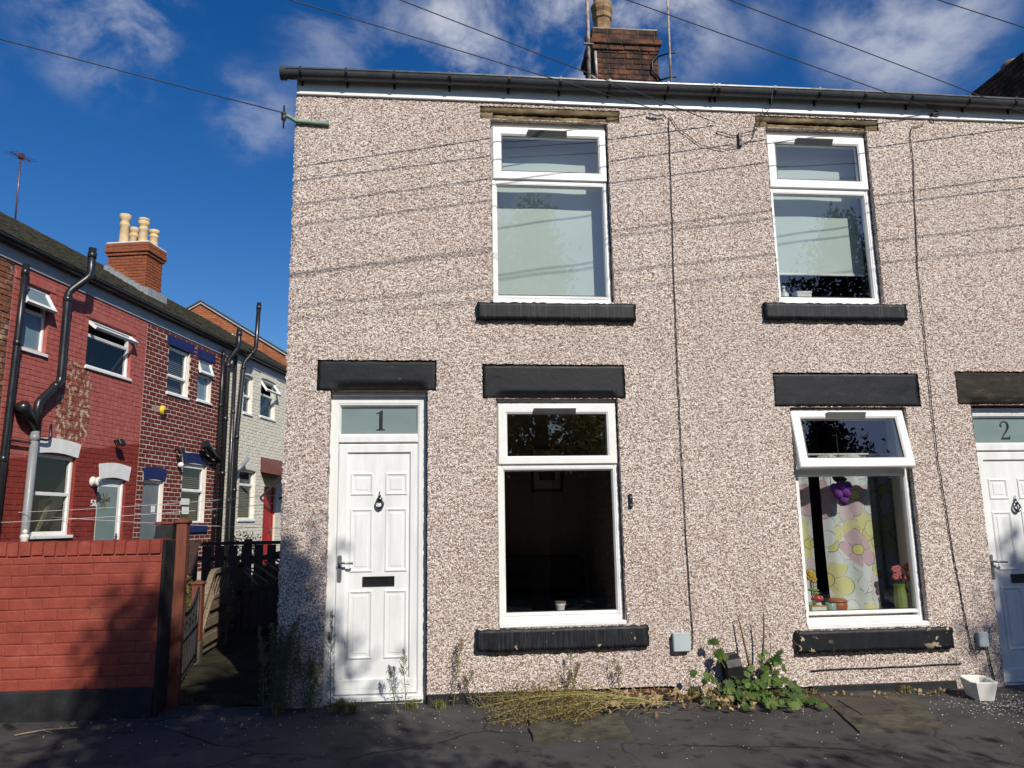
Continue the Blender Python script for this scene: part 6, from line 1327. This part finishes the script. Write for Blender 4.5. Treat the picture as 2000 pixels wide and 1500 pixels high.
fleabane(.38, -.10, .30, 'wiry dry stalk arching over the left end of the fallen weed', 2, (-.25, 0), .5, 'dryseed', spread=.3)
# fallen dry plant
t_ = thing('fallen_weed', 'big dry weed flopped over on the pavement under the dark downstairs window', 'weed', (1.5, -.25, onground(1.5, -.25)))
root = Vector((1.62, -.16, gz(1.6, -.2)+.05)); st_ = MB(); C = []
for k in range(30):
    tx, ty = .30+.75*rng.random()**1.3, rng.uniform(-.80, -.08); h = rng.uniform(.01, .20)*rng.random()+.01; tip = Vector((tx, ty, gz(tx, ty)+h)); rt = root+Vector((rng.uniform(-.45, .25), rng.uniform(-.25, .03), rng.uniform(-.03, .03)))
    mid = rt.lerp(tip, .5)+Vector((0, rng.uniform(-.16, .14), rng.uniform(.0, .16))); P = [rt.lerp(mid, f)*(1-f)+mid.lerp(tip, f)*f for f in np.linspace(0, 1, 8)]
    wd = rng.uniform(.6, 1.1)*(1.6 if k == 3 else 1); st_.tube(P, .003, 5, rad=[.0032*wd*(1-.09*i) for i in range(8)])
    for q in range(125): f = 1-abs(rng.gauss(0, .24)); f = max(.35, min(1.02, f)); i = f*7; p = P[min(6, int(i))].lerp(P[min(7, int(i)+1)], min(1, i-int(i))); C.append(p+Vector((rng.gauss(0, .05), rng.gauss(0, .05), rng.gauss(0, .025))))
C = np.array([tuple(c) for c in C]); C[:, 2] = np.maximum(C[:, 2], np.array([gz(x, y) for x, y in C[:, :2]])+.006)
for k in range(90):
    p = Vector((rng.uniform(.35, 1.6), rng.uniform(-.55, -.06), 0)); p.z = gz(p.x, p.y)+rng.uniform(.0, .08); a = rng.uniform(0, 6.28); st_.tube(arcpath(p, (math.cos(a), math.sin(a)*.6, rng.uniform(-.1, .9)), rng.uniform(.06, .22), (rng.uniform(-.5, .5), rng.uniform(-.5, .5), -.5), 5), .0014, 4)
st_.build('stems', 'drystem', t_); v, f = leaves(C, .017, aspect=.7); np_mesh('seed_heads', v, f, 'dryseed', t_, 'stuff')
# dead leaves along the wall foot
def litter(name, n, fn, size, mat, label):
    C = []
    for i in range(n): x, y, h = fn(); C.append((x, y, gz(x, y)+h))
    v, f = leaves(np.array(C), size, aspect=.8, fold=.3, updir=None); v[:, 2] = np.maximum(v[:, 2], np.array([gz(x, y) for x, y in v[:, :2]])+.004)
    return np_mesh(name, v, f, mat, kind='stuff', label=label, cat='dead leaves')
litter('dead_leaves', 210, lambda: (nrg.uniform(1.15, 2.4), -.10-abs(nrg.normal(0, .16))-.15*(nrg.random() < .3), nrg.uniform(.01, .10)), .058, 'deadleaf', 'crisp tan dead leaves heaped along the wall foot between the windows')
litter('dead_leaves', 60, lambda: (nrg.uniform(2.5, 4.2), -.08-abs(nrg.normal(0, .10)), nrg.uniform(.005, .03)), .04, 'deadleaf', 'small dead leaves along the wall foot under the floral curtain window')
litter('dead_leaves', 40, lambda: (nrg.uniform(-2.6, -.1), -.05-abs(nrg.normal(0, .3)), nrg.uniform(.005, .02)), .03, 'deadleaf', 'few brown leaves on the shaded pavement near door 1')
def tuft(x, y, n, h, label, mat='grassblade'):
    t_ = thing('grass_tuft', label, 'grass', (x, y, gz(x, y))); b = MB()
    for k in range(n):
        a = rng.uniform(0, 6.28); l = h*rng.uniform(.5, 1); o = rng.uniform(.2, .9); p = Vector((x+rng.gauss(0, .02), y+rng.gauss(0, .015), gz(x, y))); w = Vector((-math.sin(a), math.cos(a), 0))*.003
        m1_ = p+Vector((math.cos(a)*o*l*.35, math.sin(a)*o*l*.35, l*.6)); tp = p+Vector((math.cos(a)*o*l, math.sin(a)*o*l, l*.8*(1.1-o*.5)))
        b.add([p-w, p+w, m1_+w, m1_-w, tp], [(0, 1, 2, 3), (3, 2, 4)])
    b.build('blades', mat, t_, kind='stuff'); bb = MB(); bb.ball((x, y, gz(x, y)), .012, (1.5, 1, .6), 6, 4); bb.build('crown', 'stem', t_)
tuft(-.70, -.14, 90, .16, 'yellow grass tuft at the foot of the weed by the left side of door 1'); tuft(-.60, -.16, 70, .13, 'wispy yellow grass tuft in front of the left end of the door 1 step'); tuft(-.16, -.13, 60, .11, 'dry brown grass tuft at the right end of the door 1 step'); tuft(-1.15, -.14, 80, .14, 'dark grass tuft at the corner of the wall by the alley')
tuft(2.90, -.12, 60, .09, 'small green grass tuft left of the drain cover'); tuft(3.02, -.10, 40, .08, 'tiny pale grass tuft above the drain cover'); tuft(3.80, -.12, 50, .09, 'small tuft of grass among dead leaves left of the white trough'); tuft(2.02, -.14, 40, .18, 'thin dry grass tuft at the wall foot left of the green leaves'); tuft(.05, -.14, 30, .12, 'sparse dry grass tuft beside the right side of the door 1 step')
# leafy mallow with lobed leaves
t_ = thing('leafy_plant', 'green plant with broad lobed leaves spilling from the wall foot onto the pavement', 'plant', (2.5, -.12, onground(2.5, -.12)))
def lobed(n=7):
    pts = []
    for k in range(n*2+1):
        a = -2.45+4.9*k/(n*2); r_ = (1.0 if k % 2 else .62)*(1-.15*abs(a)/2.4); pts.append((r_*math.sin(a)*.55, .08, r_*math.cos(a)*.55+.30))
    b = MB(); c_ = [(0, 0, 0)]+[(x, .10*abs(x)+.05*(z-.3), z) for x, _, z in pts]; b.add(c_, [(0, i, i+1) for i in range(1, len(c_)-1)]+[(0, len(c_)-1, 1)] if False else [(0, i, i+1) for i in range(1, len(c_)-1)]); return b
lb = lobed(); lme = bpy.data.meshes.new('leaf'); lme.from_pydata(lb.v, [], lb.f); lme.materials.append(M['greenleaf']); lme.update()
def leaf_obj(par, p, s, ang):
    o = bpy.data.objects.new('leaf', lme); COL.objects.link(o); o.parent = par; o.location = Vector(p)-ORG[par]; o.rotation_euler = ang; o.scale = (s*rng.uniform(.8, 1.1), s, s); ORG[o] = ORG[par]
zb = gz(2.5, -.15)
for k in range(190):
    u = rng.random(); x = min(2.86, max(2.08, 2.50+rng.gauss(0, .19))); y = max(-.52-.1*rng.random(), -.12-abs(rng.gauss(0, .20))); h = max(.02, .26*(1-abs(x-2.58)/.55)*rng.uniform(.1, 1)*(1-.8*max(0, -y-.15)/.3))
    leaf_obj(t_, (x, y, zb+h), rng.uniform(.045, .095), (rng.uniform(-1.35, -.35), rng.uniform(-.6, .6), rng.uniform(-.9, .9)))
for k in range(20): leaf_obj(t_, (2.70+rng.gauss(0, .09), -.10-abs(rng.gauss(0, .05)), zb+rng.uniform(.08, .34)), rng.uniform(.05, .09), (rng.uniform(-1.2, -.2), rng.uniform(-.5, .5), rng.uniform(-.8, .8)))
sp = [arcpath((2.45, -.10, zb), (-.55, -.05, .75), .52, (.12, 0, .45)), arcpath((2.42, -.12, zb), (-1, -.1, .55), .45, (.1, 0, -.1)), arcpath((2.55, -.12, zb), (.5, -.2, .8), .35, (.2, 0, -.2)), arcpath((2.55, -.14, zb), (.2, -.9, .5), .30, (0, -.1, -.3))]
stems_mesh(sp, .006, 'stem', t_)
for P, ks in ((sp[0], 9), (sp[1], 6)):
    for k in range(ks): p = P[-1].lerp(P[-4], rng.random()); leaf_obj(t_, p+Vector((rng.gauss(0, .02), -.015, rng.gauss(0, .02))), rng.uniform(.05, .085), (rng.uniform(-.7, .4), rng.uniform(-1.2, 1.2), rng.uniform(-.6, .6)))
t_ = thing('bare_stalks', 'two tall bare woody stalks rising from the green leaves between the windows', 'plant', (2.55, -.10, zb))
sp = [arcpath((2.52, -.09, zb), (.02, 0, 1), .62, (-.18, 0, .1), 10), arcpath((2.54, -.10, zb), (.28, 0, .8), .66, (-.22, 0, .6), 10)]
stems_mesh(sp, .013, 'woodystem', t_, 'stalk'); tw = [arcpath(sp[0][-1], (.25, -.05, .25), .07, (.1, 0, -1.2), 5), arcpath(sp[1][-2], (-.4, 0, .6), .08, (0, 0, .2), 4), arcpath((2.66, -.09, zb+.25), (.4, 0, .7), .25, (-.7, 0, .2), 7), arcpath((2.66, -.10, zb+.22), (.7, 0, .3), .14, (0, 0, .9), 5)]
stems_mesh(tw, .004, 'woodystem', t_, 'twig')

# hedge and garden greenery behind the alley fence
def bush(name, label, cat, c, r, n, size, mat, stemmat='woodystem'):
    t_ = thing(name, label, cat, (c[0], c[1], 0)); g = nrg.normal(size=(n, 3)); g /= np.linalg.norm(g, axis=1)[:, None]; g *= (nrg.uniform(.55, 1.0, (n, 1)))**.6; lump = 1+.22*np.sin(g[:, :1]*7+1)*np.sin(g[:, 1:2]*6)*np.cos(g[:, 2:]*5)
    P = g*lump*np.array(r)+np.array(c); P = P[P[:, 2] > .03]; v, f = leaves(P, size); np_mesh('foliage', v, f, mat, t_, 'stuff')
    b = MB()
    for k in range(5): b.tube([(c[0]+rng.uniform(-.1, .1), c[1]+rng.uniform(-.1, .1), 0), (c[0]+rng.uniform(-.5, .5)*r[0], c[1]+rng.uniform(-.5, .5)*r[1], c[2]+.2*r[2])], .015, 5)
    b.build('branches', stemmat, t_)
bush('hedge', 'yellow green hedge behind the iron gate', 'hedge', (-3.05, 2.6, .42), (.42, 1.3, .45), 3200, .045, 'hedgeleaf')
bush('garden_shrub', 'small leafy shrub in front of the white house above the paling fence', 'shrub', (-3.75, 9.6, .65), (.42, .4, .62), 900, .06, 'hedgeleaf')
bush('garden_shrub', 'low dark shrub at the foot of the shaded arched gate', 'shrub', (-2.9, 4.4, .3), (.35, .5, .35), 700, .05, 'hedgeleaf')
t_ = thing('flower_tub', 'terracotta tub standing behind the paling fence', 'pot', (-2.6, 6.6, 0)); b = MB(); b.lathe([(.14, 0), (.19, .34), (.21, .35), (.21, .40), (.18, .40)], (-2.62, 6.5, .35), 14); b.build('tub', 'orange', t_); b = MB(); b.box(-2.85, 6.3, 0, -2.4, 6.7, .35); b.build('stand', 'concrete', t_)
t_ = thing('chair_pot', 'turquoise garden pot just visible between the palings', 'pot', (-3.1, 6.4, 0)); b = MB(); b.lathe([(.10, 0), (.15, .3), (.16, .34), (.13, .34)], (-3.02, 6.4, .3), 12); b.build('body', 'teal', t_); b = MB(); b.lathe([(.12, 0), (.12, .3)], (-3.02, 6.4, 0), 10); b.build('stand', 'concrete', t_)
t_ = thing('garden_ornament', 'small cream ornament on top of the red wall at the left', 'ornament', (-3.1, .0, 1.266)); b = MB(); b.lathe([(.030, 0), (.022, .015), (.034, .03), (.03, .05), (.018, .055)], (-3.10, 0, 1.266), 12); b.build('base', 'cream', t_); b = MB(); b.ball((-3.10, 0, 1.338), .020); b.build('finial', 'cream', t_)

# ------------------------------------------------------------------ what stands across the street: it shades the pavement and fills the windows' reflections
def tree(x, y, h, r, cz, n, label, mat='treeleaf', shape='cone', trunk=.14, leaf=.16, low=1.6):
    t_ = thing('tree', label, 'tree', (x, y, -.25)); P = []; b = MB()
    b.tube([(x, y, -.3), (x+.1, y, h*.35), (x-.05, y+.1, h*.7), (x, y, h*.97)], trunk, 8, rad=[trunk*1.3, trunk, trunk*.6, .02])
    nl = 46
    for k in range(nl):
        f = (k+.5)/nl; z = low+(h-low)*f; rr = r*((1-f)**.75 if shape == 'cone' else math.sqrt(max(.05, 1-(2*f-.9)**2*.8)))*rng.uniform(.55, 1.12); a = k*2.399+rng.uniform(-.4, .4)
        tp = Vector((x+math.cos(a)*rr, y+math.sin(a)*rr, z+rr*.25)); b.tube([(x, y, z-rr*.25), Vector((x, y, z)).lerp(tp, .5)+Vector((0, 0, .05)), tp], .03, 5, rad=[.035, .022, .008])
        m = int(n/nl)
        for q in range(m): w = rng.random()**.6; p = Vector((x, y, z-rr*.1)).lerp(tp, .25+.8*w); P.append((p.x+rng.gauss(0, .16+rr*.07), p.y+rng.gauss(0, .16+rr*.07), p.z+rng.gauss(0, .16)))
    b.build('trunk', 'bark', t_); v, f = leaves(np.array(P), leaf); np_mesh('crown', v, f, mat, t_, 'stuff'); return t_
tree(1.95, -8.0, 7.45, 1.6, 0, 12000, 'slim pale green tree close across the street opposite the dark window', leaf=.11, low=2.3)
tree(1.10, -8.2, 7.25, .85, 0, 3600, 'thin leafy sapling beside the slim pale green tree', leaf=.11, low=4.6, trunk=.08)
tree(8.45, -8.1, 7.45, 2.1, 0, 9000, 'dark green tree across the street opposite door 2', 'darkleaf', leaf=.12, low=2.0)
tree(5.3, -8.6, 4.95, 1.7, 0, 2000, 'shorter bushy tree between the two taller ones across the street', 'treeleaf', 'ball', leaf=.12, low=2.2)
tree(.2, -15.5, 6.4, 2.6, 0, 7000, 'broad tree further back across the street', 'darkleaf', 'ball', leaf=.2, low=1.2); tree(5.2, -16.5, 6.8, 2.7, 0, 7000, 'broad dark tree behind the slim tree across the street', 'darkleaf', 'ball', leaf=.2, low=1.0); tree(-5.5, -15.5, 7.0, 2.8, 0, 7000, 'broad tree across the street towards the telegraph pole', 'darkleaf', 'ball', leaf=.2, low=1.0)
hb = thing('street_hedge', 'tall dark hedge lining the far side of the street', 'hedge', (3, -14, -.25))
P = np.stack([nrg.uniform(-12, 18, 16000), nrg.uniform(-14.3, -13.3, 16000), nrg.uniform(-.2, 3.7, 16000)], 1); P[:, 2] *= (1+.10*np.sin(P[:, 0]*1.3)); v, f = leaves(P, .24); np_mesh('foliage', v, f, 'darkleaf', hb, 'stuff')
b = MB(); b.box(-12, -14.2, -.3, 18, -13.6, 2.9); b.build('core', 'bark', hb)
P = np.stack([nrg.uniform(-30, 14, 5000), nrg.uniform(44, 48, 5000), nrg.uniform(-.2, 1, 5000)], 1); P[:, 2] = P[:, 2]*(3.6+.9*np.sin(P[:, 0]*.6)+.5*np.sin(P[:, 0]*1.7)); v, f = leaves(P, .75); np_mesh('distant_trees', v, f, 'darkleaf', kind='stuff', label='distant belt of trees beyond the gardens', cat='trees')
oh = thing('opposite_house', 'brick house across the street with a dark slate roof', 'house', (19, -24, -.3))
b = MB(); b.box(13.5, -30, -.3, 26, -22, 6.2); b.build('wall', 'redbrick', oh); b = MB(); b.prism([(12.9, 6.1), (26.6, 6.1), (19.75, 10.8)], -30.2, -21.8, 'y'); b.build('roof', 'slate', oh)
